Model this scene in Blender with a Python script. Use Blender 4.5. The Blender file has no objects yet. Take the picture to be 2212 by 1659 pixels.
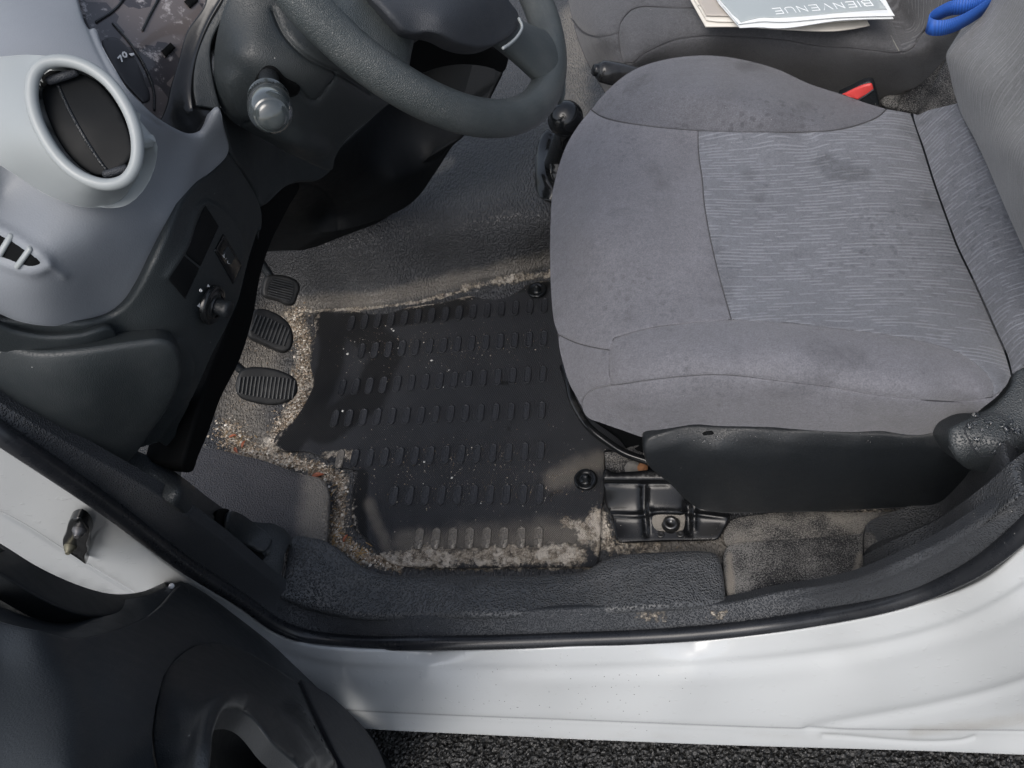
import bpy, math, random
import numpy as np
from mathutils import Vector
from mathutils.geometry import delaunay_2d_cdt
random.seed(4); RNG = np.random.default_rng(4)
S = bpy.context.scene; COL = S.collection

# ------------------------------------------------------------------ camera
# reference picture plane 2212 x 1659; world: X to the rear of the van, Y into the cab, Z up, floor mat at z = 0
W, H, F = 2212., 1659., 1664.
AX = -np.array([-10100, 387, 1664.]); AX /= np.linalg.norm(AX)
AY = np.array([179, -2486, 1664.]); AY -= AX*AY.dot(AX); AY /= np.linalg.norm(AY)
AZ = np.cross(AX, AY)
M = np.array([AX, AY, AZ]); C0 = np.array([0, 0, 1.2])
cam = bpy.data.cameras.new('camera'); co = bpy.data.objects.new('camera', cam); COL.objects.link(co); S.camera = co
cam.sensor_width = 36; cam.lens = 36*F/W; cam.clip_start = .02; cam.clip_end = 200
R = np.stack([M[:, 0], -M[:, 1], -M[:, 2]], 1)
mw = np.eye(4); mw[:3, :3] = R; mw[:3, 3] = C0
from mathutils import Matrix
co.matrix_world = Matrix(mw.tolist())
# ------------------------------------------------------------------ light
wd = bpy.data.worlds.new('World'); S.world = wd; wd.use_nodes = True
nt = wd.node_tree; bg = nt.nodes['Background']
sky = nt.nodes.new('ShaderNodeTexSky'); sky.sky_type = 'NISHITA'; sky.sun_disc = False
SUN_EL, SUN_AZ = math.radians(56), math.radians(205)     # azimuth clockwise from +Y (sky convention)
sky.sun_elevation = SUN_EL; sky.sun_rotation = SUN_AZ; sky.dust_density = 4; sky.air_density = 1.0; sky.ozone_density = 1
hs = nt.nodes.new('ShaderNodeHueSaturation'); hs.inputs['Saturation'].default_value = .6
nt.links.new(sky.outputs[0], hs.inputs['Color']); nt.links.new(hs.outputs[0], bg.inputs[0]); bg.inputs[1].default_value = .15
sl = bpy.data.lights.new('sun', 'SUN'); sl.energy = .8; sl.angle = math.radians(40); sl.color = (1, .97, .93)
so = bpy.data.objects.new('sun', sl); COL.objects.link(so)
sd = Vector((math.sin(SUN_AZ)*math.cos(SUN_EL), math.cos(SUN_AZ)*math.cos(SUN_EL), math.sin(SUN_EL)))
so.rotation_euler = sd.to_track_quat('Z', 'Y').to_euler()
S.view_settings.view_transform = 'Standard'; S.view_settings.look = 'None'; S.view_settings.exposure = 0.38; S.view_settings.gamma = 1

# ------------------------------------------------------------------ picking points in space
def Z(n, pts):
    s, ox, oy = {'d': (1, 0, 0), 'z1': (.28, 0, 0), 'z2': (.36, 442, 0), 'z3': (.48, 1150, 0), 'z4': (.3467, 0, 398), 'b1': (.4, 442, 531),
                 'b2': (.44, 0, 929), 'b3': (.46, 1194.5, 840.6), 'b4': (.76, 531, 1106), 'n1': (.3733, 1681, 663.6), 'n2': (.32, 1504, 0),
                 'n3': (.2666, 1150, 752), 'n4': (.2934, 1106, 0), 'n5': (.26, 1415.7, 0)}[n]
    return [(ox+p[0]*s, oy+p[1]*s)+tuple(p[2:]) for p in pts]
def rays(px, py):
    px = np.asarray(px, float); py = np.asarray(py, float)
    v = np.stack([(px-W/2)/F, (py-H/2)/F, np.ones_like(px)], -1)
    return v@M.T
WC, WAL, WBE = np.array([-.204, .766, .832]), .861, -.03
WN = np.array([math.sin(WAL)*math.cos(WBE), math.sin(WBE), math.cos(WAL)*math.cos(WBE)])
def depth(px, py, k):
    r = rays([px], [py])[0]
    if not isinstance(k, tuple): return (k-C0[2])/r[2]
    if k[0] == 'd': return k[1]
    if k[0] == 'W': return (WC+WN*k[1]-C0).dot(WN)/r.dot(WN)
    if k[0] == 'P': return (np.array(k[1])-C0).dot(np.array(k[2]))/r.dot(np.array(k[2]))
    a = 'XYZ'.index(k[0]); return (k[1]-C0[a])/r[a]
def P(px, py, k): return C0+depth(px, py, k)*rays([px], [py])[0]
class Surf:
    """smooth surface through given points in space (thin plate in inverse distance)"""
    def __init__(s, ctrl, smooth=0.):
        c = [(q[0], q[1], 1/depth(*q[:3])) for q in ctrl]
        s.p = np.array([[a/1000, b/1000] for a, b, _ in c]); v = np.array([q[2] for q in c]); n = len(c)
        if n < 3: s.w = None; s.v = v.mean(); return
        K = s.U(np.linalg.norm(s.p[:, None]-s.p[None], axis=2))+np.eye(n)*smooth
        Pm = np.c_[np.ones(n), s.p]
        A = np.block([[K, Pm], [Pm.T, np.zeros((3, 3))]])
        s.w = np.linalg.lstsq(A, np.r_[v, 0, 0, 0], rcond=None)[0]
    @staticmethod
    def U(r): return np.where(r > 1e-9, r*r*np.log(np.maximum(r, 1e-9)), 0)
    def dep(s, px, py):
        q = np.stack([np.asarray(px)/1000, np.asarray(py)/1000], -1)
        if s.w is None: return np.full(len(q), 1/s.v)
        K = s.U(np.linalg.norm(q[:, None]-s.p[None], axis=2))
        return 1/(K@s.w[:-3]+np.c_[np.ones(len(q)), q]@s.w[-3:])
    def at(s, px, py, up=0.):
        px = np.atleast_1d(np.asarray(px, float)); py = np.atleast_1d(np.asarray(py, float))
        return C0+(s.dep(px, py)-up)[:, None]*rays(px, py)
def spline(pts, step=8., closed=False):
    """Catmull-Rom through px points, a third value 1 marks a corner"""
    n = len(pts); out = []
    P_ = [np.array(p[:2], float) for p in pts]; cr = [len(p) > 2 and p[2] == 1 for p in pts]
    for i in range(n if closed else n-1):
        a, b = P_[i], P_[(i+1) % n]
        pa = P_[(i-1) % n] if (closed or i > 0) else a*2-b
        pb = P_[(i+2) % n] if (closed or i+2 < n) else b*2-a
        L = np.linalg.norm(b-a)
        la = max(np.linalg.norm(a-pa), 1e-6); lb = max(np.linalg.norm(pb-b), 1e-6)
        ma = (b-a) if cr[i] else ((a-pa)/la+(b-a)/max(L, 1e-6))*.5*L
        mb = (b-a) if cr[(i+1) % n] else ((b-a)/max(L, 1e-6)+(pb-b)/lb)*.5*L
        m = max(1, int(round(L/step)))
        for j in range(m):
            t = j/m; out.append((2*t**3-3*t**2+1)*a+(t**3-2*t**2+t)*ma+(-2*t**3+3*t**2)*b+(t**3-t**2)*mb)
    if not closed: out.append(P_[-1])
    return np.array(out)
def sdist(px, py, poly, closed=True):
    """distance to polyline and signed side (left positive)"""
    p = np.stack([px, py], -1); a = poly if closed else poly[:-1]; b = np.roll(poly, -1, 0) if closed else poly[1:]
    best = np.full(len(p), 1e9); side = np.zeros(len(p))
    for i in range(len(a)):
        e = b[i]-a[i]; L2 = e.dot(e)
        if L2 < 1e-9: continue
        t = np.clip(((p-a[i])@e)/L2, 0, 1); q = p-a[i]-t[:, None]*e
        d = np.hypot(q[:, 0], q[:, 1]); m = d < best
        best = np.where(m, d, best); side = np.where(m, np.sign(e[0]*q[:, 1]-e[1]*q[:, 0]), side)
    return best, side
def inside(px, py, poly):
    x, y = poly[:, 0], poly[:, 1]; x2, y2 = np.roll(x, -1), np.roll(y, -1); c = np.zeros(len(px), bool)
    for i in range(len(x)):
        if y[i] == y2[i]: continue
        c ^= ((y[i] > py) != (y2[i] > py)) & (px < (x2[i]-x[i])*(py-y[i])/(y2[i]-y[i])+x[i])
    return c

# ------------------------------------------------------------------ objects
def thing(name, label, cat, loc=(0, 0, 0), group=None):
    o = bpy.data.objects.new(name, None); COL.objects.link(o); o.location = loc; o.empty_display_size = .05
    o['label'] = label; o['category'] = cat
    if group: o['group'] = group
    return o
def origin(o):
    v = Vector((0, 0, 0))
    while o: v += o.location; o = o.parent
    return np.array(v)
def link(name, me, mat, parent, label=None):
    if mat: me.materials.append(mat)
    o = bpy.data.objects.new(name, me); COL.objects.link(o)
    if parent: o.parent = parent
    if label: o['label'] = label
    return o
def mesh(name, V, Fc, mat, parent=None, smooth=True, attrs=None, label=None, uv=None):
    V = np.asarray(V, float)
    if parent is not None: V = V-origin(parent)
    me = bpy.data.meshes.new(name); me.from_pydata(V.tolist(), [], [list(map(int, f)) for f in Fc]); me.update()
    if smooth: me.polygons.foreach_set('use_smooth', [True]*len(me.polygons))
    for k, v in (attrs or {}).items():
        a = me.attributes.new(k, 'FLOAT', 'POINT'); a.data.foreach_set('value', np.asarray(v, np.float32))
    if uv is not None:
        for k, vv in uv.items():
            a = me.attributes.new(k, 'FLOAT_VECTOR', 'POINT'); a.data.foreach_set('vector', np.asarray(vv, np.float32).ravel())
    return link(name, me, mat, parent, label)
def patch(name, outline, surf, mat, parent, step=10, rim=6, rk=1., skirt=.02, feats=(), paint=None, sdir=None, label=None, ostep=None, smooth=True, lift=0., bulge=0., bw=60, only=False):
    """sheet with real depth: outline seen in the picture, shape from surf, rounded rim, turned-down skirt; feats: (points, kind, width px, metres[, closed])"""
    if not isinstance(surf, Surf): surf = Surf(surf)
    ol = spline(outline, ostep or min(step, 8), True)
    if sum(ol[:, 0]*np.roll(ol[:, 1], -1)-np.roll(ol[:, 0], -1)*ol[:, 1]) < 0: ol = ol[::-1]
    nb = len(ol)
    tg = np.roll(ol, -1, 0)-np.roll(ol, 1, 0); tg /= np.linalg.norm(tg, axis=1)[:, None]+1e-9; inn = np.stack([-tg[:, 1], tg[:, 0]], 1)
    cand = []; fl = []
    for f in feats:
        cl = len(f) > 4 and f[4]; line = spline(f[0], max(4, f[2]*1.2), cl); fl.append((line, cl))
        t = np.gradient(line, axis=0); t /= np.linalg.norm(t, axis=1)[:, None]+1e-9; nn = np.stack([-t[:, 1], t[:, 0]], 1)
        for o in (0, -.5, .5, -1, 1, -1.8, 1.8): cand.append(line+nn*o*f[2])
    if rim:
        for o in (.12, .35, .65, 1.0): cand.append(ol+inn*o*rim)
    lo, hi = ol.min(0), ol.max(0)
    gx, gy = np.meshgrid(np.arange(lo[0]+step/2, hi[0], step), np.arange(lo[1]+step/2, hi[1], step)); gx = gx+(np.arange(gx.shape[0]) % 2)[:, None]*step/2
    nfe = sum(len(c) for c in cand)
    allp = np.concatenate(cand+[np.stack([gx.ravel(), gy.ravel()], 1)])
    ins = inside(allp[:, 0], allp[:, 1], ol); dd, _ = sdist(allp[:, 0], allp[:, 1], ol)
    mind = min(1.2, rim*.1+.3) if rim else 1.2
    keep = []; cell = {}; cs = 1.6
    for i in np.nonzero(ins & (dd > mind))[0]:
        isg = i >= nfe; q = allp[i]; r = step*.45 if isg else 1.4; c = (int(q[0]//step), int(q[1]//step)); ok = True
        for u in (-1, 0, 1):
            for v in (-1, 0, 1):
                for w in cell.get((c[0]+u, c[1]+v), ()):
                    if abs(w[0]-q[0]) < r and abs(w[1]-q[1]) < r: ok = False; break
                if not ok: break
            if not ok: break
        if ok: cell.setdefault(c, []).append(q); keep.append(i)
    pts = np.concatenate([ol, allp[keep]])
    vs, _, fs, *_r = delaunay_2d_cdt([Vector(p) for p in pts], [], [list(range(nb))], 1, 1e-4)
    px = np.array([v[0] for v in vs]); py = np.array([v[1] for v in vs])
    d, _ = sdist(px, py, ol); isb = d < 1e-3
    dep = surf.dep(px, py); V = C0+dep[:, None]*rays(px, py)
    T = np.array([f for f in fs if len(f) == 3])
    def vnorm(V):
        n = np.cross(V[T[:, 1]]-V[T[:, 0]], V[T[:, 2]]-V[T[:, 0]]); N = np.zeros_like(V)
        for k in range(3): np.add.at(N, T[:, k], n)
        N /= np.linalg.norm(N, axis=1)[:, None]+1e-12
        s = np.sign((N*(C0-V)).sum(1)); return N*np.where(s == 0, 1, s)[:, None]
    N = vnorm(V); disp = np.full(len(V), lift)
    if bulge: disp += bulge*(1-np.clip(1-d/bw, 0, 1)**2)
    if rim:
        t = np.clip(1-d/rim, 0, 1); disp -= rim*dep/F*rk*(1-np.sqrt(np.maximum(0, 1-t*t)))
    for f, (line, cl) in zip(feats, fl):
        fd, sd_ = sdist(px, py, line, cl)
        if f[1] == 'g': disp += f[3]*np.exp(-(fd/f[2])**2)
        elif f[1] == 'in': disp += f[3]*np.clip(fd/f[2], 0, 1)*inside(px, py, line)
        else:
            x = np.clip(fd*sd_/f[2]*.5+.5, 0, 1); disp += f[3]*x*x*(3-2*x)
    V = V+N*disp[:, None]
    if only: return px, py, V, T
    # orient faces to the camera
    n = np.cross(V[T[:, 1]]-V[T[:, 0]], V[T[:, 2]]-V[T[:, 0]]); flip = (n*(C0-V[T[:, 0]])).sum(1) < 0
    T[flip] = T[flip][:, ::-1]
    faces = T.tolist(); attrs = {k: v for k, v in (paint(px, py, d) if paint else {}).items()}
    if skirt:
        # boundary loop in order of ol
        bi = np.nonzero(isb)[0]; bp = np.stack([px[bi], py[bi]], 1)
        order = []
        for p in ol:
            j = int(np.argmin(((bp-p)**2).sum(1)))
            if ((bp[j]-p)**2).sum() < 1e-2 and (not order or order[-1] != bi[j]): order.append(int(bi[j]))
        rd = rays(px.mean()+np.zeros(1), py.mean()+np.zeros(1))[0]; sv = -N.mean(0)*.6+rd/np.linalg.norm(rd)*.8 if sdir is None else np.array(sdir, float)
        sv = sv/np.linalg.norm(sv)*skirt; b0 = len(V)
        V = np.concatenate([V, V[order]+sv*.06, V[order]+sv]); m = len(order)
        for i in range(m):
            j = (i+1) % m
            faces += [[order[i], order[j], b0+j, b0+i], [b0+i, b0+j, b0+m+j, b0+m+i]]
        for k in attrs: attrs[k] = np.concatenate([attrs[k], attrs[k][order], attrs[k][order]])
    o = mesh(name, V, faces, mat, parent, smooth, attrs, label)
    return o
def ribbon(name, rows, mat, parent, n=120, closed=False, paint=None, label=None):
    """lofted surface: rows = lists of (px,py,k); each row a smooth line, joined in order"""
    G = []
    for r in rows:
        q = np.array([P(*a[:3]) for a in r]); G.append(resample(q, n))
    return grid(name, np.array(G), mat, parent, label=label)
def resample(q, n):
    q = np.asarray(q, float)
    t = np.r_[0, np.cumsum(np.linalg.norm(np.diff(q, axis=0), axis=1))]; out = []
    pa = np.concatenate([[2*q[0]-q[1]], q, [2*q[-1]-q[-2]]])
    for u in np.linspace(0, t[-1], n):
        i = min(max(np.searchsorted(t, u, 'right')-1, 0), len(q)-2); L = t[i+1]-t[i]; s = (u-t[i])/max(L, 1e-9)
        a, b = pa[i+1], pa[i+2]; la = max(np.linalg.norm(a-pa[i]), 1e-9); lb = max(np.linalg.norm(pa[i+3]-b), 1e-9)
        ma = ((a-pa[i])/la+(b-a)/max(L, 1e-9))*.5*L; mb = ((b-a)/max(L, 1e-9)+(pa[i+3]-b)/lb)*.5*L
        out.append((2*s**3-3*s**2+1)*a+(s**3-2*s**2+s)*ma+(-2*s**3+3*s**2)*b+(s**3-s**2)*mb)
    return np.array(out)
def grid(name, G, mat, parent, label=None, wrapu=False, wrapv=False, smooth=True, attrs=None):
    r, c = G.shape[:2]; Fc = []
    for i in range(r if wrapu else r-1):
        for j in range(c if wrapv else c-1):
            a, b = i*c+j, i*c+(j+1) % c; d_, e = ((i+1) % r)*c+j, ((i+1) % r)*c+(j+1) % c
            Fc.append([a, b, e, d_])
    return mesh(name, G.reshape(-1, 3), Fc, mat, parent, smooth, attrs, label)
def frame(path, closed=False):
    path = np.asarray(path, float); n = len(path)
    t = (np.roll(path, -1, 0)-np.roll(path, 1, 0)) if closed else np.gradient(path, axis=0)
    t /= np.linalg.norm(t, axis=1)[:, None]+1e-12
    u = np.cross(t[0], [0, 0, 1.]); u = u if np.linalg.norm(u) > .1 else np.cross(t[0], [0, 1., 0]); us = []
    for i in range(n):
        u = u-t[i]*u.dot(t[i]); u /= np.linalg.norm(u)+1e-12; us.append(u.copy())
    us = np.array(us); return t, us, np.cross(t, us)
def tubeG(path, r, k=12, closed=False, sx=1., sy=1.):
    t, u, v = frame(path, closed); r = np.broadcast_to(r, len(path)); a = np.linspace(0, 2*np.pi, k, endpoint=False)
    return np.array([[path[i]+r[i]*(sx*math.cos(q)*u[i]+sy*math.sin(q)*v[i]) for q in a] for i in range(len(path))])
def tube(name, path, r, mat, parent, k=12, closed=False, caps=True, sx=1., sy=1., label=None):
    path = np.asarray(path, float); r = np.broadcast_to(r, len(path)).astype(float)
    if caps and not closed:
        t = frame(path)[0]
        path = np.concatenate([[path[0]-t[0]*r[0]*.6, path[0]-t[0]*r[0]*.35], path, [path[-1]+t[-1]*r[-1]*.35, path[-1]+t[-1]*r[-1]*.6]]); r = np.r_[0.001*r[0], r[0]*.75, r, r[-1]*.75, .001*r[-1]]
    return grid(name, tubeG(path, r, k, closed, sx, sy), mat, parent, wrapu=closed, wrapv=True, label=label)
def lathe(name, c, axis, prof, mat, parent, k=28, up=None, sx=1., label=None):
    axis = np.array(axis, float); axis /= np.linalg.norm(axis); u = np.array(up if up is not None else ([0, 0, 1.] if abs(axis[2]) < .9 else [1., 0, 0]), float)
    u -= axis*u.dot(axis); u /= np.linalg.norm(u); v = np.cross(axis, u); a = np.linspace(0, 2*np.pi, k, endpoint=False)
    G = np.array([[np.array(c)+axis*h+r*(math.cos(q)*u+sx*math.sin(q)*v) for q in a] for r, h in prof])
    return grid(name, G, mat, parent, wrapv=True, label=label)
def box(name, c, ux, uy, uz, mat, parent, bev=.15, label=None):
    """bevelled box, half-size vectors"""
    c, ux, uy, uz = map(lambda q: np.array(q, float), (c, ux, uy, uz)); b = 1-bev; V = []; rings = []
    for z, s in ((-1, b), (-b, 1), (b, 1), (1, b)):
        rg = []
        for x, y in ((-1, -b), (-b, -1), (b, -1), (1, -b), (1, b), (b, 1), (-b, 1), (-1, b)):
            rg.append(len(V)); V.append(c+ux*x*s+uy*y*s+uz*z)
        rings.append(rg)
    Fc = [rings[0][::-1], rings[3]]
    for i in range(3):
        for j in range(8): Fc.append([rings[i][j], rings[i][(j+1) % 8], rings[i+1][(j+1) % 8], rings[i+1][j]])
    return mesh(name, V, Fc, mat, parent, False, label=label)

# ------------------------------------------------------------------ materials
class NB:
    def __init__(s, name):
        s.m = bpy.data.materials.new(name); s.m.use_nodes = True; s.t = s.m.node_tree; s.b = s.t.nodes['Principled BSDF']
        s.tc = s.t.nodes.new('ShaderNodeTexCoord').outputs['Object']
    def n(s, typ, ins=None, **kw):
        nd = s.t.nodes.new(typ)
        for k, v in kw.items(): setattr(nd, k, v)
        for k, v in (ins or {}).items():
            if hasattr(v, 'is_linked'): s.t.links.new(v, nd.inputs[k])
            else: nd.inputs[k].default_value = v
        return nd
    def math(s, op, a, b=0., c=0.): return s.n('ShaderNodeMath', {0: a, 1: b, 2: c}, operation=op).outputs[0]
    def noise(s, sc, det=3, vec=None, rough=.55): return s.n('ShaderNodeTexNoise', {'Vector': vec or s.tc, 'Scale': sc, 'Detail': det, 'Roughness': rough}).outputs[0]
    def voro(s, sc, feat='F1', vec=None, sm=0): return s.n('ShaderNodeTexVoronoi', {'Vector': vec or s.tc, 'Scale': sc}, feature=feat).outputs[0]
    def ramp(s, f, a, b, lo=0., hi=1.): return s.n('ShaderNodeMapRange', {0: f, 1: a, 2: b, 3: lo, 4: hi}, interpolation_type='SMOOTHSTEP').outputs[0]
    def mix(s, f, a, b): return s.n('ShaderNodeMix', {0: f, 6: a, 7: b}, data_type='RGBA').outputs[2]
    def mul(s, col, f):
        if isinstance(col, tuple): col = col[:3]
        return s.n('ShaderNodeVectorMath', {0: col, 1: s.n('ShaderNodeCombineXYZ', {0: f, 1: f, 2: f}).outputs[0]}, operation='MULTIPLY').outputs[0]
    def attr(s, k): return s.n('ShaderNodeAttribute', attribute_name=k).outputs['Fac']
    def sep(s): return s.n('ShaderNodeSeparateXYZ', {0: s.tc}).outputs
    def set(s, **kw):
        for k, v in kw.items():
            k = k.replace('_', ' ')
            if hasattr(v, 'is_linked'): s.t.links.new(v, s.b.inputs[k])
            else: s.b.inputs[k].default_value = v
        return s
    def bump(s, hs):
        prev = None
        for h, d in hs:
            b = s.n('ShaderNodeBump', {'Height': h, 'Strength': 1., 'Distance': d})
            if prev: s.t.links.new(prev, b.inputs['Normal'])
            prev = b.outputs[0]
        s.t.links.new(prev, s.b.inputs['Normal'])
def c4(c): return (c[0], c[1], c[2], 1)
def plastic(name, col, rough=.5, grain=350, gd=.0003, var=.12, kind='voro', spec=.5, dust=0., coat=0., specks=True):
    b = NB(name); n1 = b.noise(9, 5); n2 = b.noise(60, 4)
    f = b.math('ADD', b.math('MULTIPLY', b.math('SUBTRACT', n1, .5), var*2), 1.)
    c = b.mul(c4(col), f)
    dm = b.ramp(b.math('ADD', n1, b.math('MULTIPLY', n2, .5)), .62, 1.0)
    c = b.mix(b.math('MULTIPLY', dm, dust), c, (.22, .21, .2, 1))
    if specks:
        vd = b.voro(70); c = b.mix(b.math('MULTIPLY', b.math('LESS_THAN', vd, .035), b.ramp(b.noise(14, 2), .5, .62)), c, (.5, .49, .47, 1))
    b.set(Base_Color=c, Roughness=b.math('ADD', b.math('MULTIPLY', b.math('SUBTRACT', n2, .5), .2), rough), Specular_IOR_Level=spec, Coat_Weight=coat, Coat_Roughness=.15)
    hts = [(b.noise(25, 3), .0004)]
    if grain:
        if kind == 'voro': g = b.ramp(b.voro(grain), .0, .62, 1., 0.)
        elif kind == 'leather': g = b.voro(grain, 'DISTANCE_TO_EDGE'); g = b.ramp(g, 0, .25)
        elif kind == 'wave':
            vv = b.n('ShaderNodeVectorMath', {0: b.tc, 1: (1, .45, 1)}, operation='MULTIPLY').outputs[0]; g = b.ramp(b.noise(grain, 1.5, vv), .35, .65)
        elif kind == 'mesh':
            x, y, z = b.sep(); g = b.math('MULTIPLY', b.math('SINE', b.math('MULTIPLY', b.math('ADD', x, z), grain*4)), b.math('SINE', b.math('MULTIPLY', b.math('ADD', y, b.math('MULTIPLY', z, .5)), grain*4)))
        else: g = b.noise(grain, 2)
        hts.append((g, gd))
    b.bump(hts); return b.m
def fabric(name, col, stripe=0, wet=.5, light=1.25):
    b = NB(name); x, y, z = b.sep(); n1 = b.noise(5, 4); n2 = b.noise(520, 2)
    f = b.math('ADD', b.math('MULTIPLY', b.math('SUBTRACT', n1, .5), .35), 1.); f = b.math('MULTIPLY', f, b.math('ADD', b.math('MULTIPLY', b.math('SUBTRACT', n2, .5), .95), 1.))
    weave = b.math('MULTIPLY', b.math('SINE', b.math('MULTIPLY', b.math('ADD', x, z), 3100)), b.math('SINE', b.math('MULTIPLY', b.math('SUBTRACT', y, b.math('MULTIPLY', z, .3)), 2900)))
    f = b.math('MULTIPLY', f, b.math('ADD', b.math('MULTIPLY', weave, .0), 1.)); f = b.math('MULTIPLY', f, b.math('ADD', b.math('MULTIPLY', b.math('SUBTRACT', b.noise(170, 3), .5), .45), 1.)); f = b.math('MULTIPLY', f, b.math('ADD', b.math('MULTIPLY', b.math('SUBTRACT', b.noise(26, 5, rough=.7), .5), .35), 1.))
    c = b.mul(c4(col), f); hts = [(n2, .0008), (b.noise(18, 3), .002)]
    if stripe:
        wob = b.math('MULTIPLY', b.math('SUBTRACT', b.noise(6, 2), .5), .0025)
        yy = b.math('DIVIDE', b.math('ADD', y, wob), stripe); row = b.math('FLOOR', yy); fr = b.math('SUBTRACT', yy, row)
        ln = b.ramp(b.math('ABSOLUTE', b.math('SUBTRACT', fr, .5)), .08, .26, 1., 0.)
        along = b.math('MULTIPLY', b.math('ADD', x, z), 26)
        gv = b.n('ShaderNodeCombineXYZ', {0: along, 1: b.math('MULTIPLY', row, 7.37), 2: 0.}).outputs[0]
        g1 = b.ramp(b.noise(1, 1, gv), .47, .53)
        gv2 = b.n('ShaderNodeCombineXYZ', {0: along, 1: b.math('MULTIPLY', row, 5.13), 2: 9.}).outputs[0]
        g2 = b.ramp(b.noise(1.3, 1, gv2), .5, .56)
        zone = b.ramp(b.noise(4, 2), .42, .6)
        m1 = b.math('MULTIPLY', b.math('MULTIPLY', ln, g1), .5)
        c = b.mix(m1, c, c4([q*light*1.65 for q in col]))
        ln2 = b.ramp(b.math('ABSOLUTE', b.math('SUBTRACT', fr, .02)), .05, .2, 1., 0.)
        m2 = b.math('MULTIPLY', b.math('MULTIPLY', ln2, g2), b.math('MULTIPLY_ADD', zone, .4, .3))
        c = b.mix(m2, c, c4([q*.5 for q in col])); hts.append((b.math('MULTIPLY', ln, g1), .0005))
    dv = b.n('ShaderNodeVectorMath', {0: b.tc, 1: b.n('ShaderNodeVectorMath', {0: b.n('ShaderNodeTexNoise', {'Vector': b.tc, 'Scale': 60., 'Detail': 3}).outputs['Color'], 1: (.012, .012, .012)}, operation='MULTIPLY').outputs[0]}, operation='ADD').outputs[0]
    w = b.ramp(b.voro(70, vec=dv), .36, .22); wn = b.ramp(b.noise(7, 3), .5, .62)
    wm = b.math('MULTIPLY', b.math('MULTIPLY', w, wn), .3*wet)
    big = b.math('MULTIPLY', b.ramp(b.noise(11, 5), .56, .7), .4*wet)
    c = b.mul(c, b.math('SUBTRACT', 1., b.math('MAXIMUM', wm, big)))
    fl = b.math('LESS_THAN', b.voro(55), .022); c = b.mix(fl, c, (.55, .54, .52, 1))
    b.set(Base_Color=c, Roughness=.92, Specular_IOR_Level=.25, Sheen_Weight=.25, Sheen_Roughness=.5); b.bump(hts); return b.m
def painted(name):
    b = NB(name); n1 = b.noise(3, 4); n2 = b.noise(30, 4)
    c = b.mul((.535, .555, .56, 1), b.math('ADD', b.math('MULTIPLY', b.math('SUBTRACT', n1, .5), .05), 1.))
    sp = b.math('MULTIPLY', b.math('LESS_THAN', b.voro(95), .075), b.ramp(b.attr('specks'), .15, .6)); sp2 = b.math('LESS_THAN', b.voro(26), .012)
    c = b.mix(b.math('MAXIMUM', sp, sp2), c, (.06, .055, .05, 1))
    gr = b.math('MULTIPLY', b.ramp(b.math('ADD', b.attr('grime'), b.math('MULTIPLY', b.math('SUBTRACT', n2, .5), .6)), .3, 1.), .5); c = b.mix(gr, c, (.36, .34, .30, 1))
    b.set(Base_Color=c, Roughness=b.math('ADD', b.math('MULTIPLY', n2, .14), .12), Coat_Weight=.6, Coat_Roughness=.05); b.bump([(b.noise(5, 2), .0003), (b.ramp(b.noise(90, 2), .62, .72), .0002)]); return b.m
SAND = (.56, .49, .395, 1)
def floor_mat_material(name, col, rough, grain, gd, kind):
    b = NB(name); x, y, z = b.sep(); n1 = b.noise(14, 6, rough=.65); n2 = b.noise(130, 5, rough=.7); n3 = b.noise(500, 2)
    c = b.mul(c4(col), b.math('ADD', b.math('MULTIPLY', b.math('SUBTRACT', n1, .5), .6), 1.))
    wt = b.attr('wet'); c = b.mul(c, b.math('SUBTRACT', 1., b.math('MULTIPLY', b.ramp(b.math('ADD', wt, b.math('MULTIPLY', b.math('SUBTRACT', n1, .5), .5)), .35, .65), .68)))
    film = b.math('MULTIPLY', b.ramp(b.math('ADD', b.attr('film'), b.math('MULTIPLY', b.math('SUBTRACT', n1, .5), .9)), .3, .9), .62)
    c = b.mix(film, c, (.235, .212, .18, 1))
    s = b.math('ADD', b.attr('dirt'), b.math('ADD', b.math('MULTIPLY', b.math('SUBTRACT', n1, .5), 1.1), b.math('MULTIPLY', b.math('SUBTRACT', n2, .5), 1.3)))
    sm = b.ramp(s, .45, .75)
    sc = b.mix(b.ramp(n2, .3, .75), (.10, .082, .066, 1), SAND); sc = b.mix(b.ramp(b.noise(35, 4, rough=.7), .45, .62), sc, (.66, .60, .52, 1)); sc = b.mix(b.ramp(b.voro(260), .3, .15), sc, (.55, .5, .43, 1))
    c = b.mix(sm, c, sc)
    sp = b.math('MULTIPLY', b.math('LESS_THAN', b.voro(120), .06), b.ramp(b.math('ADD', n1, b.attr('dirt')), .5, .7)); c = b.mix(sp, c, (.6, .57, .52, 1))
    ro = b.math('ADD', b.math('MULTIPLY', sm, .9-rough), rough); ro = b.math('ADD', ro, b.math('MULTIPLY', b.math('SUBTRACT', n1, .5), .25))
    b.set(Base_Color=c, Roughness=ro, Specular_IOR_Level=.42)
    if kind == 'mesh': g = b.math('MULTIPLY', b.math('SINE', b.math('MULTIPLY', b.math('ADD', x, b.math('MULTIPLY', y, .35)), 2*math.pi/.0036)), b.math('SINE', b.math('MULTIPLY', y, 2*math.pi/.0042)))
    elif kind == 'wave':
        vv = b.n('ShaderNodeVectorMath', {0: b.tc, 1: (1, .45, 1)}, operation='MULTIPLY').outputs[0]; g = b.ramp(b.noise(grain, 1.5, vv), .35, .65)
    else: g = b.ramp(b.voro(grain), .0, .62, 1., 0.)
    b.bump([(g, gd), (b.math('MULTIPLY', sm, b.math('ADD', n2, n3)), .0022)]); return b.m
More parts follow.
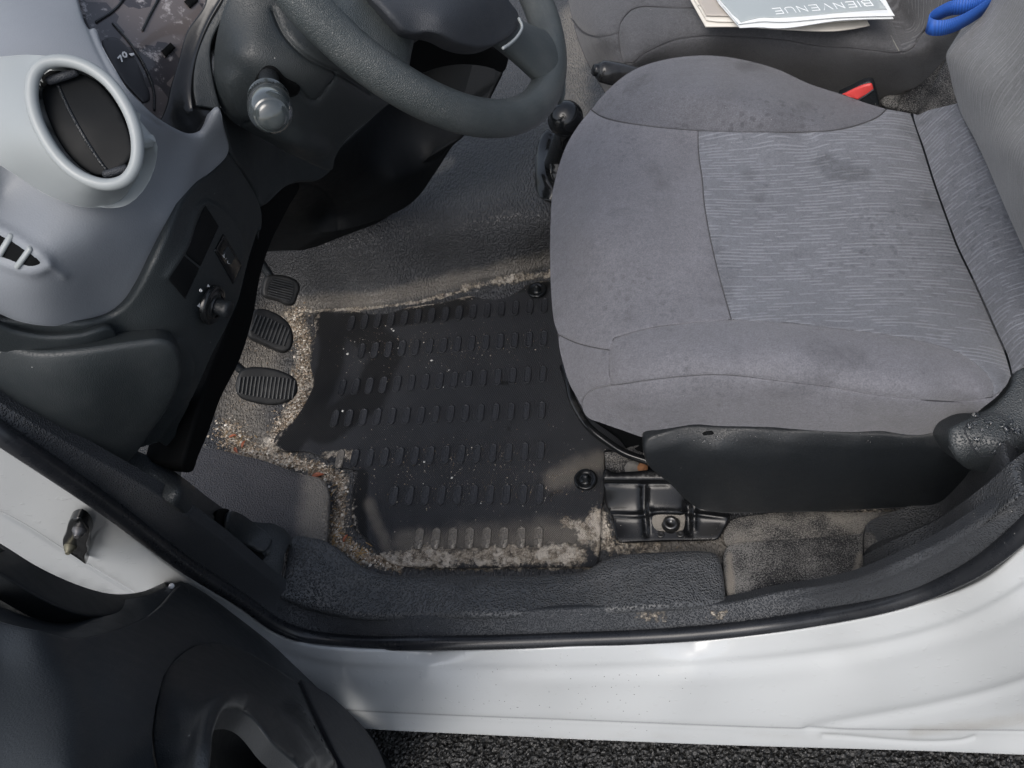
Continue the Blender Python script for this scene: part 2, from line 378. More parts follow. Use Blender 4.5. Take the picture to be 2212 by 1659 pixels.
def simple(name, col, rough=.5, metallic=0., noise=0., ns=40, bump=0., coat=0., spec=.5, trans=0.):
    b = NB(name); n = b.noise(ns, 4); b.set(Base_Color=b.mul(c4(col), b.math('ADD', b.math('MULTIPLY', b.math('SUBTRACT', n, .5), noise*2), 1.)), Roughness=rough, Metallic=metallic, Coat_Weight=coat, Specular_IOR_Level=spec, Transmission_Weight=trans)
    b.bump([(n, bump)] if bump else [(n, .00005)]); return b.m
m_black = plastic('black_grained_plastic', (.012, .0145, .017), .36, 800, .0003, .2)
m_flap = plastic('vent_flap_black', (.006, .007, .008), .5, 0, 0, .2, spec=.15, specks=False)
m_hous = plastic('recliner_plastic', (.036, .042, .046), .36, 500, .0006, .15, dust=.05)
m_dark = plastic('charcoal_plastic', (.024, .030, .033), .46, 900, .0002, .15, dust=.04)
m_pebble = plastic('pebbled_trim', (.060, .064, .069), .42, 330, .0022, .15, dust=.10)
m_pebble2 = plastic('pillar_trim', (.024, .029, .033), .46, 420, .0006, .15, dust=.06)
m_wheel = plastic('worn_wheel_rim', (.052, .062, .064), .38, 600, .0003, .35, 'leather', dust=.15)
m_pad = plastic('airbag_plastic', (.030, .034, .041), .5, 700, .0002, .1, 'leather')
m_grey = plastic('blue_grey_dash', (.205, .222, .245), .52, 700, .0002, .05, 'noise', specks=False)
m_silver = plastic('silver_vent_plastic', (.31, .335, .34), .36, 0, 0, .04, specks=False)
m_gloss = plastic('gloss_black', (.008, .009, .010), .16, 0, 0, .2, specks=False)
m_void = simple('painted_shade_black', (.006, .0065, .007), .8, noise=.3, spec=.06)  # near-black stands in for shade in holes, gaps and behind parts
m_stack = plastic('console_black', (.0075, .0085, .0095), .6, 700, .0002, .05, spec=.15, specks=False)
m_rubber = plastic('door_seal_rubber', (.016, .018, .022), .28, 0, 0, .3, dust=.05)
m_flange = plastic('matte_rubber_flange', (.022, .024, .028), .62, 700, .0003, .25, 'noise', dust=.3)
m_fab = fabric('plain_seat_cloth', (.152, .153, .170))
m_fabd = fabric('dark_seat_cloth', (.112, .114, .128), wet=.9)
m_stripe = fabric('striped_seat_cloth', (.145, .152, .171), .0062, .8, 1.1)
m_back = fabric('backrest_cloth', (.150, .155, .160), .0080, .25, 1.0)
m_pfab = fabric('passenger_cloth', (.085, .086, .092), 0, .3)
m_pstripe = fabric('passenger_striped_cloth', (.085, .086, .092), .009, .3)
m_paint = painted('white_car_paint')
m_door = plastic('door_panel_plastic', (.024, .028, .032), .46, 800, .0003, .12, 'noise')
m_doord = plastic('door_armrest_plastic', (.018, .021, .024), .42, 900, .0002, .15)
m_mat = floor_mat_material('rubber_floor_mat', (.035, .037, .042), .36, 0, .0010, 'mesh')
m_slot = floor_mat_material('rubber_mat_pad', (.031, .033, .038), .34, 480, .0012, 'voro')
m_floor = floor_mat_material('vinyl_floor', (.054, .056, .060), .38, 260, .0026, 'wave')
m_foot = floor_mat_material('pebbled_vinyl', (.050, .049, .053), .46, 340, .0012, 'voro')
m_pedal = plastic('shaded_pedal_rubber', (.005, .0055, .006), .6, 0, 0, .4, dust=.05)  # darker than the ribs: shade between them is put into this colour
m_tread = plastic('lit_rib_rubber', (.016, .0175, .019), .42, 0, 0, .5, dust=.15)  # lighter copy of the pad rubber, for ribs catching the light
m_metal = simple('bare_steel', (.35, .35, .34), .4, .8, .3, 80)
m_bolt = simple('bolt_steel', (.10, .10, .10), .32, .9, .4, 120, .0002)
m_brack = plastic('glossy_black_paint', (.008, .009, .010), .13, 0, 0, .3, dust=.12)
m_red = simple('red_button', (.62, .06, .055), .35, noise=.12)
m_white = simple('white_print', (.75, .76, .76), .6)
m_glass = simple('clear_plastic', (.055, .065, .067), .14, noise=.6, ns=60, coat=1.)
# rear carpet
b = NB('felt_carpet'); n1 = b.noise(15, 5); n2 = b.noise(600, 3)
c = b.mix(b.ramp(b.math('ADD', n2, b.math('MULTIPLY', n1, .6)), .68, 1.0), (.028, .029, .032, 1), (.25, .245, .235, 1)); c = b.mix(b.ramp(b.math('ADD', b.attr('dirt'), b.math('ADD', n1, b.math('MULTIPLY', n2, .5))), 1.15, 1.75), c, (.27, .25, .22, 1))
c = b.mix(b.math('LESS_THAN', b.voro(170), .07), c, (.6, .58, .54, 1)); b.set(Base_Color=c, Roughness=.95, Specular_IOR_Level=.1); b.bump([(n2, .002), (n1, .002)]); m_carpet = b.m
# asphalt
b = NB('wet_asphalt'); v = b.voro(160); n2 = b.noise(300, 3); c = b.mix(b.ramp(n2, .4, .7), (.005, .005, .005, 1), (.035, .035, .033, 1))
b.set(Base_Color=c, Roughness=b.ramp(v, .1, .5, .12, .5), Specular_IOR_Level=.6); b.bump([(v, .003), (n2, .001)]); m_asph = b.m
b = NB('instrument_lens'); n1 = b.noise(9, 4); n2 = b.noise(60, 5, rough=.7)
v = b.n('ShaderNodeTexVoronoi', {'Vector': b.tc, 'Scale': 22.}, distance='CHEBYCHEV', feature='F1'); 
c = b.mix(b.ramp(b.n('ShaderNodeSeparateXYZ', {0: v.outputs['Color']}).outputs[0], .3, .6), (.035, .032, .036, 1), (.115, .10, .098, 1)); c = b.mix(b.ramp(b.math('ADD', n2, b.math('MULTIPLY', n1, .4)), .74, .86), c, (.34, .32, .32, 1))  # blocky brown patches and pale flecks are reflections painted into the lens colour
b.set(Base_Color=c, Roughness=.3, Coat_Weight=.8, Coat_Roughness=.05); m_lens = b.m
b = NB('blue_webbing'); x, y, z = b.sep(); g = b.math('SINE', b.math('MULTIPLY', b.math('ADD', x, y), 1900)); b.set(Base_Color=b.mul((.02, .10, .42, 1), b.math('MULTIPLY_ADD', g, .18, 1.)), Roughness=.6); b.bump([(g, .0002)]); m_blue = b.m
m_paper = simple('grey_brochure_cover', (.36, .40, .41), .35, noise=.04, ns=10); m_paperw = simple('white_paper', (.74, .77, .78), .5, noise=.03, ns=12); m_beige = simple('beige_paper', (.42, .385, .345), .5, noise=.1, ns=12); m_cream = simple('cream_paper', (.66, .63, .57), .5)
b = NB('pebbles'); o = b.n('ShaderNodeNewGeometry').outputs['Random Per Island']; r_ = b.t.nodes.new('ShaderNodeValToRGB'); b.t.links.new(o, r_.inputs[0])
cr = r_.color_ramp; cr.elements[0].color = (.05, .04, .03, 1); cr.elements[1].color = (.75, .71, .64, 1); e = cr.elements.new(.35); e.color = (.20, .15, .10, 1); e = cr.elements.new(.6); e.color = (.34, .27, .2, 1); e = cr.elements.new(.85); e.color = (.55, .49, .41, 1)
b.set(Base_Color=r_.outputs[0], Roughness=.8); m_peb = b.m
m_stone = simple('pale_stone', (.62, .62, .58), .7, noise=.2, ns=200); m_leaf = simple('orange_leaf', (.27, .075, .03), .5, noise=.3, ns=200); m_straw = simple('dry_straw', (.42, .27, .11), .7, noise=.3, ns=100)
m_drop = simple('water_drop', (.95, .97, 1), .02, trans=1.)

def near(px, py, lines):
    """soft mask round some lines: (points, width)"""
    m = np.zeros(len(px))
    for pts, w in lines:
        d, _ = sdist(px, py, np.array(pts, float), False); m = np.maximum(m, np.exp(-(d/w)**2))
    return m
# ------------------------------------------------------------------ ground
g = 0.0045; xs = np.arange(-.75, .95, g); ys = np.arange(-.35, .42, g); gx, gy = np.meshgrid(xs, ys)
GZ = -.41
h = np.zeros_like(gx); rr = RNG.uniform(0, 1, gx.shape)
h = -.004*rr**2-.004*(RNG.uniform(0, 1, gx.shape) > .8)
G = np.stack([gx+RNG.uniform(-.001, .001, gx.shape), gy+RNG.uniform(-.001, .001, gx.shape), GZ+h], -1)
o = grid('ground', G, m_asph, None, smooth=False); o['kind'] = 'structure'
V = [(-60, -60, GZ-.02), (60, -60, GZ-.02), (60, 60, GZ-.02), (-60, 60, GZ-.02)]
o = mesh('road', V, [[0, 1, 2, 3]], m_asph, None, False); o['kind'] = 'structure'

# ------------------------------------------------------------------ van body
van = thing('van_body', 'white painted van body with door opening, sill and floor around the driver footwell', 'van', (0, .3, -.4))
f_paint = [(-60, 905, ('Y', .33)), (0, 965, ('Y', .33)), (230, 1123, ('Y', .33)), (165, 1160, ('Y', .326)), (60, 1080, ('Y', .328)), (400, 1252, ('Y', .338)), (300, 1300, ('Y', .322)), (0, 1180, ('Y', .318)), (500, 1330, ('Y', .328)), (0, 1300, ('Y', .31)), (600, 1385, .028), (930, 1400, .006), (1500, 1382, .012),
           (600, 1440, .02), (930, 1440, .012), (1500, 1425, .012), (930, 1470, -.01), (1500, 1460, -.012), (900, 1560, -.14), (1500, 1560, -.13), (820, 1590, -.18), (1400, 1615, -.185), (1800, 1345, .1), (2013, 1304, ('Y', .34)), (2212, 1190, ('Y', .350)), (2212, 1300, ('Y', .318)),
           (2212, 1450, ('Y', .285)), (1900, 1440, .04), (2212, 1560, -.10), (2212, 1640, -.18), (1900, 1560, -.11), (500, 1500, -.10), (200, 1500, ('Y', .29)), (2420, 1000, ('Y', .37)), (2420, 1300, ('Y', .33)), (2420, 1640, -.17), (1200, 1434, .010), (1200, 1468, -.012), (1200, 1560, -.135), (750, 1470, -.01), (750, 1560, -.14), (1800, 1410, .03), (1800, 1470, -.01), (1700, 1560, -.125), (1100, 1600, -.182)]
LIP = [(560, 1390), (700, 1432), (1000, 1441), (1400, 1436), (1700, 1415), (1950, 1375), (2100, 1325), (2260, 1235)]
CR = [(600, 1535), (820, 1549), (1291, 1568), (1747, 1585), (2260, 1590)]
def p_paint(px, py, d):
    sp = near(px, py, [([(950, 1490), (1400, 1560)], 60), ([(1200, 1450), (1500, 1500)], 40)])
    gr = np.maximum(np.exp(-np.maximum(0, np.abs(py-1600))/25.)*.5*(px > 700), near(px, py, [([(1980, 1590), (2212, 1560)], 25)])*.8)
    return {'specks': sp, 'grime': gr}
patch('sill_panel', [(-60, 905, 1)]+[(0, 955), (230, 1114), (396, 1243), (528, 1323), (594, 1371), (660, 1393), (748, 1403), (926, 1405), (1291, 1395), (1595, 1376), (1823, 1345), (2013, 1299), (2127, 1252), (2212, 1184), (2260, 1140, 1), (2420, 960, 1), (2420, 1652, 1), (2000, 1636), (1500, 1620), (1000, 1598), (820, 1589), (650, 1575), (400, 1560, 1), (100, 1400), (-60, 1250, 1)],
      Surf(f_paint, .002), m_paint, van, step=14, rim=5, skirt=.05, sdir=(0, .4, -1), paint=p_paint,
      feats=[(Z('b2', [(-60, 390), (0, 412), (120, 475), (300, 590), (480, 700), (660, 808)]), 'g', 4, -.003), (Z('b2', [(520, 460), (470, 500), (440, 560), (400, 640)]), 'g', 5, -.0012), (LIP, 's', 12, -.004), (CR, 'g', 5, -.0035), ([(p[0], p[1]+4) for p in CR], 's', 6, -.004), ([(1100, 1470), (1500, 1464), (1700, 1450), (1900, 1420), (2150, 1350), (2260, 1300)], 'g', 22, .0025),
             ([(1750, 1580), (1850, 1562), (2000, 1535), (2150, 1500), (2260, 1465)], 'g', 12, -.003), ([(1780, 1600), (2080, 1612), (2110, 1604)], 'g', 5, -.002)])
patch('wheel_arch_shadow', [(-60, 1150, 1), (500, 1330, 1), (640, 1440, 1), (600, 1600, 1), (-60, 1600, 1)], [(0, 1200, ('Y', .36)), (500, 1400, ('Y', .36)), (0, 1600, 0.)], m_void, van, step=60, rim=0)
# door seal: rubber bulb and matte flange
SE = Surf([(-60, 830, ('Y', .352)), (0, 865, ('Y', .350)), (0, 960, ('Y', .318)), (230, 1010, ('Y', .345)), (230, 1120, ('Y', .318)), (400, 1120, ('Y', .346)), (400, 1250, ('Y', .320)), (620, 1300, .075), (600, 1370, .065), (930, 1332, .06), (930, 1400, .036), (1500, 1310, .06), (1500, 1380, .036),
           (1750, 1270, .105), (1750, 1350, .085), (1924, 1224, ('Y', .365)), (2013, 1300, ('Y', .338)), (2212, 1048, ('Y', .385)), (2212, 1185, ('Y', .345))])
BUL = [(-60, 895), (0, 935), (229, 1091), (396, 1216), (528, 1301), (597, 1350), (660, 1374), (748, 1386), (926, 1389), (1215, 1382), (1519, 1367), (1747, 1338), (1937, 1299), (2051, 1256), (2127, 1214), (2212, 1144), (2260, 1095)]
bp = spline(BUL, 10)
tube('seal_bulb', SE.at(bp[:, 0], bp[:, 1], .002), .0105, m_rubber, van, 14, sy=1.)
bl = spline([(p[0], p[1]+7) for p in BUL], 12); tube('seal_lip', SE.at(bl[:, 0], bl[:, 1], .004), .0065, m_rubber, van, 10)
FI = [(-60, 825), (0, 866), (200, 985), (330, 1060), (480, 1165), (600, 1262), (668, 1306), (760, 1324), (930, 1329), (1215, 1315), (1367, 1309), (1572, 1302), (1681, 1279), (1841, 1251), (1924, 1222), (2017, 1180), (2103, 1128), (2212, 1046), (2260, 1005)]
b = NB('sill_flange'); 
def p_fl(px, py, d): return {'dirt': near(px, py, [([(1380, 1330), (1440, 1330)], 22), ([(1540, 1325), (1560, 1325)], 18)])*.62, 'film': near(px, py, [([(1300, 1335), (1700, 1310)], 30), ([(1800, 1270), (2212, 1090)], 25)])*.3, 'wet': px*0}
m_fl2 = floor_mat_material('dusty_rubber_flange', (.044, .048, .054), .55, 520, .0012, 'voro')
patch('seal_flange', FI[:1]+FI[1:-1]+[(2260, 1005, 1), (2260, 1080, 1)]+[(p[0], p[1]-2) for p in BUL[::-1][1:-1]]+[(-60, 893, 1)], SE, m_fl2, van, step=12, rim=6, rk=.8, skirt=.02, sdir=(0, .7, -.7), paint=p_fl,
      feats=[([(1700, 1300), (1841, 1268), (1950, 1228), (2060, 1170), (2212, 1062)], 'g', 7, .003)])

box('cab_floor', (.35, 1.35, -.05), (1.3, 0, 0), (0, .98, 0), (0, 0, .012), m_stack, van, .02)
box('cargo_partition', (.98, 1.35, .5), (.02, 0, 0), (0, 1.0, 0), (0, 0, .55), m_stack, van, .02)
# floor covering with raised centre tunnel
FS = Surf([(400, 1000, .03), (450, 850, .02), (420, 700, .10), (560, 640, .03), (560, 580, .06), (620, 1290, .0), (900, 1250, -.006), (1300, 1250, -.006), (1100, 900, -.006), (700, 900, -.006), (700, 720, -.004), (1100, 720, -.006), (1185, 680, -.006), (900, 700, -.005), (700, 655, .0), (1185, 600, .006), (950, 640, .002),
           (700, 620, .03), (950, 590, .03), (1185, 560, .035), (620, 530, .12), (800, 505, .13), (1000, 490, .135), (1180, 480, .135), (700, 400, .15), (1000, 400, .15), (1180, 400, .15), (1000, 250, .14), (1240, 250, .13), (1240, 60, .12), (1080, 100, .10), (1300, 700, -.004), (1700, 1130, -.002), (1700, 900, -.005), (2100, 1090, 0.), (1500, 500, .1), (1500, 200, .12), (2100, 500, .1), (1500, 1180, -.004), (2100, 1250, .0)])
LINE_D = [([(1000, 622), (1100, 603), (1190, 590)], 13), ([(650, 670), (780, 667), (900, 652), (1000, 628)], 6), ([(628, 680), (660, 740), (662, 800), (645, 870), (610, 930), (570, 975)], 33), ([(500, 925), (520, 965), (580, 1000)], 34),
          ([(600, 990), (690, 1015), (745, 1040), (738, 1100), (725, 1160), (775, 1205), (860, 1222)], 25), ([(1290, 1090), (1312, 1180), (1420, 1185)], 22), ([(1590, 1135), (1850, 1120), (2050, 1100)], 22), ([(900, 1222), (1280, 1222)], 14)]
def p_floor(px, py, d):
    return {'dirt': near(px, py, LINE_D)*.8+near(px, py, [([(850, 570), (890, 560)], 8)])*.4, 'film': near(px, py, [([(600, 700), (560, 780), (520, 900), (560, 960)], 75), ([(640, 660), (800, 650), (1190, 560)], 28), ([(930, 370), (970, 350)], 20), ([(1240, 40), (1240, 260)], 50), ([(1400, 1200), (2000, 1130)], 60)])*.85,
            'wet': near(px, py, [([(620, 560), (900, 545), (1190, 520)], 35)])*.3}
patch('floor_covering', [(380, 560, 1), (560, 380, 1), (900, 180), (1000, -60, 1), (1340, -60, 1), (1420, 300), (1500, 500, 1), (2200, 620, 1), (2230, 1120, 1), (2000, 1240), (1650, 1300), (1100, 1330), (600, 1320, 1), (400, 1150, 1)], FS, m_floor, van, step=13, rim=0, skirt=0, paint=p_floor,
      feats=[([(640, 672), (800, 662), (960, 642), (1120, 612), (1190, 596)], 'g', 7, -.003), ([(640, 640), (800, 636), (960, 615), (1190, 570)], 'g', 8, .003)])
patch('side_footrest', [(440, 966), (520, 980), (568, 991), (640, 1018), (700, 1036), (712, 1060), (712, 1120), (708, 1180, 1), (640, 1180, 1), (480, 1150, 1), (380, 1080, 1), (395, 990, 1)], [(440, 970, .06), (700, 1040, .03), (710, 1170, .02), (500, 1150, .09), (600, 1100, .055), (380, 1050, .09)], m_foot, van, step=8, rim=7, skirt=.06,
      paint=lambda px, py, d: {'dirt': near(px, py, [([(705, 1060), (700, 1170)], 18)])*.5, 'film': near(px, py, [([(690, 1040), (680, 1170)], 55)])*.9, 'wet': px*0+.15})
ST = Surf([(633, 1158, .07), (805, 1233, .045), (1000, 1238, .042), (1270, 1240, .042), (1350, 1195, .05), (1550, 1193, .05), (1000, 1285, .068), (1400, 1260, .068), (1572, 1305, .058), (930, 1330, .062), (668, 1306, .075), (607, 1281, .1), (680, 1230, .085), (1500, 1250, .066)])
patch('sill_trim', [(633, 1154), (686, 1160), (721, 1174), (774, 1213), (815, 1233), (1000, 1237), (1200, 1236), (1261, 1229), (1299, 1208), (1352, 1193), (1430, 1188), (1519, 1186), (1549, 1193), (1561, 1220), (1572, 1306, 1), (1367, 1316), (1063, 1328), (835, 1333), (759, 1330), (668, 1312), (600, 1288, 1), (612, 1240), (620, 1190)], ST, m_pebble, van, step=9, rim=12, skirt=.07, sdir=(0, .1, -1),
      feats=[([(690, 1165), (740, 1210), (790, 1250), (900, 1262), (1250, 1260), (1320, 1235), (1400, 1215), (1540, 1212)], 'g', 14, .003)])
# plastic trim on the front pillar
PT = Surf([(200, 960, ('Y', .365)), (400, 1050, ('Y', .37)), (250, 1040, ('Y', .36)), (500, 1120, .22), (480, 1180, .20), (620, 1170, .11), (610, 1280, .10), (560, 1250, .14), (330, 1060, ('Y', .36)), (420, 1030, .36)])
patch('pillar_trim', [(180, 930, 1), (330, 985), (400, 1030), (440, 1062), (490, 1100, 1), (480, 1110), (500, 1118), (560, 1125), (600, 1130), (632, 1158), (618, 1200), (607, 1284, 1), (560, 1250), (480, 1175), (330, 1065), (200, 990), (150, 960, 1)], PT, m_pebble2, van, step=8, rim=7, skirt=.05,
      feats=[([(470, 1112), (560, 1195), (575, 1195)], 'g', 4, -.006)])
patch('pillar_clip', Z('b2', [(1085, 415), (1105, 400), (1140, 410), (1230, 470), (1330, 560), (1290, 612), (1200, 570), (1090, 500), (1078, 480)]), PT, m_pebble2, van, step=6, rim=5, rk=1.2, skirt=.02, lift=.013)
patch('pillar_recess', Z('b2', [(1060, 400), (1085, 385), (1120, 395), (1100, 420), (1092, 495), (1190, 560), (1300, 625), (1290, 640), (1170, 580), (1065, 505)]), PT, m_void, van, step=6, rim=2, skirt=.01, lift=.003)
# rear carpet and trim at the foot of the centre pillar
RC = Surf([(1560, 1190, .02), (1576, 1310, .05), (1700, 1200, .03), (1860, 1240, .07), (2050, 1120, .05), (1850, 1150, .03), (1700, 1280, .055), (1600, 1150, .012)])
def p_rc(px, py, d): return {'dirt': near(px, py, [([(1565, 1165), (1640, 1155), (1800, 1140), (1950, 1130)], 16), ([(1575, 1200), (1580, 1290)], 10), ([(1700, 1290), (1840, 1262), (1858, 1200)], 12)])*.8+.1}
patch('rear_carpet', [(1563, 1190), (1575, 1172), (1650, 1164), (1750, 1158), (1880, 1146), (2060, 1120, 1), (2100, 1180, 1), (1860, 1275), (1700, 1310), (1580, 1325, 1), (1565, 1260)], RC, m_carpet, van, step=8, rim=8, skirt=.04, paint=p_rc)
patch('carpet_edge', [(1575, 1125), (1620, 1112), (2000, 1095), (2120, 1060, 1), (2120, 1130, 1), (1880, 1152), (1700, 1168), (1575, 1180), (1562, 1160)], [(1580, 1130, .006), (1580, 1180, .015), (2000, 1100, .01), (2000, 1140, .02)], m_carpet, van, step=9, rim=5, skirt=.03, paint=lambda px, py, d: {'dirt': px*0+.6})
RT = Surf([(1861, 1242, .09), (1872, 1190, .06), (1965, 1141, .085), (2030, 1112, .10), (2092, 1082, ('Y', .47)), (2212, 992, ('Y', .47)), (2212, 1046, ('Y', .39)), (2100, 1135, ('Y', .378)), (2017, 1182, .21), (2180, 1005, ('Y', .45))])
patch('rear_pillar_trim', Z('n1', [(480, 1590, 1), (480, 1460), (495, 1400), (530, 1365), (600, 1335), (760, 1280), (930, 1200), (1100, 1110), (1200, 1035), (1320, 955), (1422, 880), (1540, 790, 1), (1540, 960, 1), (1422, 1050), (1180, 1240), (950, 1380), (700, 1490)]), RT, m_pebble, van, step=8, rim=8, skirt=.05, sdir=(.2, 1, -.3))
# door check strap with its two bolts
ck = Surf([(a, b, ('Y', .312)) for a, b in ((165, 1110), (130, 1180), (200, 1230), (200, 1140))])
dc = patch('door_check_bracket', Z('b2', [(340, 450), (385, 438), (425, 470), (440, 520), (425, 560), (430, 600), (415, 620), (420, 665, 1), (385, 640), (310, 580), (305, 545), (320, 510)]), ck, m_gloss, van, step=6, rim=4, skirt=.010, sdir=(0, 1, 0))
for (bx, by), r, mt in ((Z('b2', [(390, 490)])[0], .0060, simple('dull_zinc', (.16, .16, .165), .4, .7, .3, 100)), (Z('b2', [(345, 572)])[0], .0056, simple('yellowed_zinc', (.20, .19, .14), .45, .6, .3, 100))):
    p = ck.at(bx, by, .002)[0]; n = (C0-p)/np.linalg.norm(C0-p)*.5+np.array([0, -.8, 0.])
    lathe('bolt', p, n, [(r*1.2, -.004), (r*1.25, .001), (r*.95, .003), (r*.9, .006), (r*.55, .007), (r*.5, .011), (r*.35, .0115), (0.0001, .0105)], mt, dc, 20)

# ------------------------------------------------------------------ open front door
DN = np.array([.66, .751, 0.]); DP = np.array([-.606, .32, 0.])
def D(off=0.): return ('P', DP+DN*(off*.55 if off > 0 else off), DN)
door = thing('front_door', 'open front door with dark grey trim panel and round pocket, bottom left', 'car door', tuple(DP))
DS = Surf([(-60, 1180, D(.0)), (385, 1258, D(.0)), (515, 1312, D(0.)), (640, 1392, D(0.)), (722, 1470, D(0.)), (843, 1659, D(0.)), (88, 1360, D(.015)), (264, 1355, D(.015)), (400, 1330, D(.022)), (0, 1420, D(-.01)), (0, 1680, D(-.005)), (120, 1500, D(.025)), (160, 1690, D(.045)), (240, 1500, D(.05)), (250, 1600, D(.055)), (500, 1450, D(.032)), (600, 1500, D(.035)), (860, 1720, D(.0)), (450, 1700, D(.04)), (700, 1600, D(.03)), (350, 1720, D(.02))])
patch('door_shell', Z('b2', [(-90, 505, 1), (0, 550), (200, 672), (420, 768), (560, 800), (700, 788), (850, 728), (910, 718), (960, 733), (1190, 860), (1450, 1035), (1660, 1215), (1780, 1350), (1850, 1475), (1900, 1585), (1950, 1700, 1), (1800, 1700, 1), (1500, 1300), (900, 900), (400, 900), (-90, 650, 1)]), Surf([(a, b, D(-.02)) for a, b in ((0, 1200), (600, 1400), (800, 1700), (300, 1300))]), m_doord, door, step=12, rim=4, skirt=.03)
RI = Surf([(0, 1180, D(-.01)), (300, 1285, D(-.01)), (385, 1262, D(.0)), (0, 1250, D(-.07)), (150, 1310, D(-.06)), (0, 1345, D(-.02)), (200, 1362, D(-.01)), (280, 1330, D(-.015)), (340, 1320, D(.0))])
patch('door_recess', Z('b2', [(-90, 520, 1), (0, 572), (200, 692), (420, 790), (560, 825), (700, 812), (850, 752), (900, 740), (960, 900, 1), (800, 960), (600, 1030, 1), (0, 1000), (-90, 980, 1)]), RI, m_door, door, step=9, rim=3, skirt=.01)
dp = patch('door_panel', Z('b2', [(-90, 905, 1), (0, 930), (100, 955), (200, 972), (300, 984), (400, 985), (500, 978), (600, 958), (680, 925), (750, 885), (810, 830), (855, 770), (885, 745, 1), (915, 738), (960, 755), (1170, 868), (1440, 1050), (1640, 1230), (1760, 1360), (1830, 1480), (1880, 1590), (1920, 1680, 1), (1920, 1760, 1)])+[(a, b, 1) for a, b in Z('b2', [(1885, 1762), (1865, 1655), (1795, 1516), (1697, 1408), (1558, 1306), (1398, 1202), (1199, 1086), (1060, 1049), (955, 1066), (872, 1124), (816, 1193), (776, 1351), (760, 1480), (766, 1600), (805, 1762)])]+Z('b2', [(-90, 1762, 1)]), DS, m_door, door, step=11, rim=9, skirt=.03,
    feats=[(Z('b2', [(400, 985), (470, 1200), (520, 1450), (560, 1700)]), 'g', 60, -.004)])
DA = Surf([(343, 1659, D(.034)), (330, 1589, D(.035)), (348, 1457, D(.036)), (418, 1391, D(.036)), (528, 1400, D(.036)), (616, 1453, D(.036)), (748, 1541, D(.03)), (820, 1650, D(.02)), (432, 1640, D(.075)), (440, 1540, D(.075)), (510, 1490, D(.07)), (600, 1530, D(.06)), (690, 1640, D(.055)), (380, 1560, D(.05)), (650, 1500, D(.04)), (560, 1450, D(.045))])
ARC = Z('b2', [(797, 1760, 1), (758, 1600), (752, 1480), (768, 1350), (808, 1190), (866, 1118), (952, 1058), (1060, 1041), (1200, 1078), (1400, 1194), (1560, 1298), (1700, 1400), (1800, 1510), (1870, 1650), (1890, 1760, 1)])
HO = Z('b2', [(1520, 1760, 1), (1440, 1640), (1330, 1520), (1250, 1430), (1190, 1385), (1130, 1378), (1070, 1410), (1035, 1500), (1012, 1620), (1005, 1760, 1)])
am = patch('armrest_surround', ARC+HO, DA, m_doord, door, step=8, rim=5, skirt=.03, feats=[(Z('b2', [(990, 1700), (1010, 1500), (1050, 1400), (1110, 1335), (1190, 1325), (1280, 1380), (1400, 1490), (1500, 1640)]), 'g', 20, .008), (Z('b2', [(1440, 1380), (1500, 1480), (1600, 1650)]), 'g', 14, .008)])
patch('pocket_cup', Z('b2', [(980, 1760, 1), (980, 1500), (1050, 1370), (1150, 1340), (1300, 1420), (1450, 1600), (1540, 1760, 1)]), [(450, 1540, D(.04)), (520, 1500, D(.04)), (500, 1620, D(-.06)), (600, 1620, D(-.05)), (560, 1560, D(-.03)), (450, 1680, D(-.02)), (620, 1700, D(-.06)), (660, 1680, D(.02))], m_doord, door, step=9, rim=0, skirt=0)
patch('textured_insert', Z('b2', [(1465, 1235, 1), (1540, 1275), (1600, 1310), (1700, 1395), (1790, 1490), (1860, 1610), (1900, 1760, 1), (1720, 1760, 1), (1640, 1620), (1560, 1450)]), DA, plastic('woven_door_insert', (.028, .030, .036), .6, 900, .0005, .1, 'mesh'), door, step=9, rim=3, skirt=.01, lift=.006)
p = DS.at(*Z('b2', [(842, 766)])[0], .004)[0]; lathe('panel_clip', p, C0-p, [(.0035, -.001), (.0035, .001), (.0001, .0018)], m_white, door, 10)

# ------------------------------------------------------------------ floor mat
mat = thing('floor_mat', 'black rubber floor mat with rows of raised oblong pads and sand along its near edge', 'floor mat', (-.4, .75, 0))
MS = Surf([(700, 700, .0), (1180, 660, .002), (700, 1180, .0), (1300, 1210, .0), (1000, 900, .0), (1180, 610, .006), (1300, 900, 0.), (600, 960, .002)])
M_D = [([(850, 1212), (1000, 1202), (1250, 1202)], 30), ([(1262, 1160), (1288, 1110), (1295, 1190)], 22), ([(708, 985), (762, 985)], 13), ([(1220, 1130), (1290, 1150)], 16), ([(740, 672), (900, 660), (1050, 630)], 9), ([(640, 1010), (740, 1030)], 12)]
M_W = [([(700, 690), (722, 740), (712, 800), (690, 860), (650, 930), (620, 965)], 34), ([(740, 672), (900, 655), (1100, 625), (1180, 612)], 16), ([(782, 1030), (775, 1100), (780, 1180)], 20), ([(760, 700), (840, 760), (800, 860), (700, 930)], 42), ([(760, 700), (1000, 670)], 24), ([(1085, 830), (1110, 832)], 4), ([(1098, 925), (1101, 930)], 3), ([(1190, 1070), (1210, 1062)], 6)]
def p_mat(px, py, d):
    return {'dirt': near(px, py, M_D)*.95+near(px, py, [([(690, 684), (676, 740), (668, 800), (658, 860), (620, 925), (592, 965), (620, 985), (690, 992)], 10), ([(745, 1030), (772, 1045), (765, 1110), (775, 1170), (830, 1215)], 10), ([(1000, 640), (1080, 622), (1180, 606)], 9)])*.62+near(px, py, [([(1225, 965), (1240, 970)], 9), ([(1220, 1045), (1226, 1050)], 6)])*.45, 'film': near(px, py, [([(880, 1180), (1290, 1150)], 50), ([(1200, 1040), (1290, 1000)], 40), ([(800, 1090), (840, 1190)], 20)])*.8, 'wet': near(px, py, M_W)*.95}
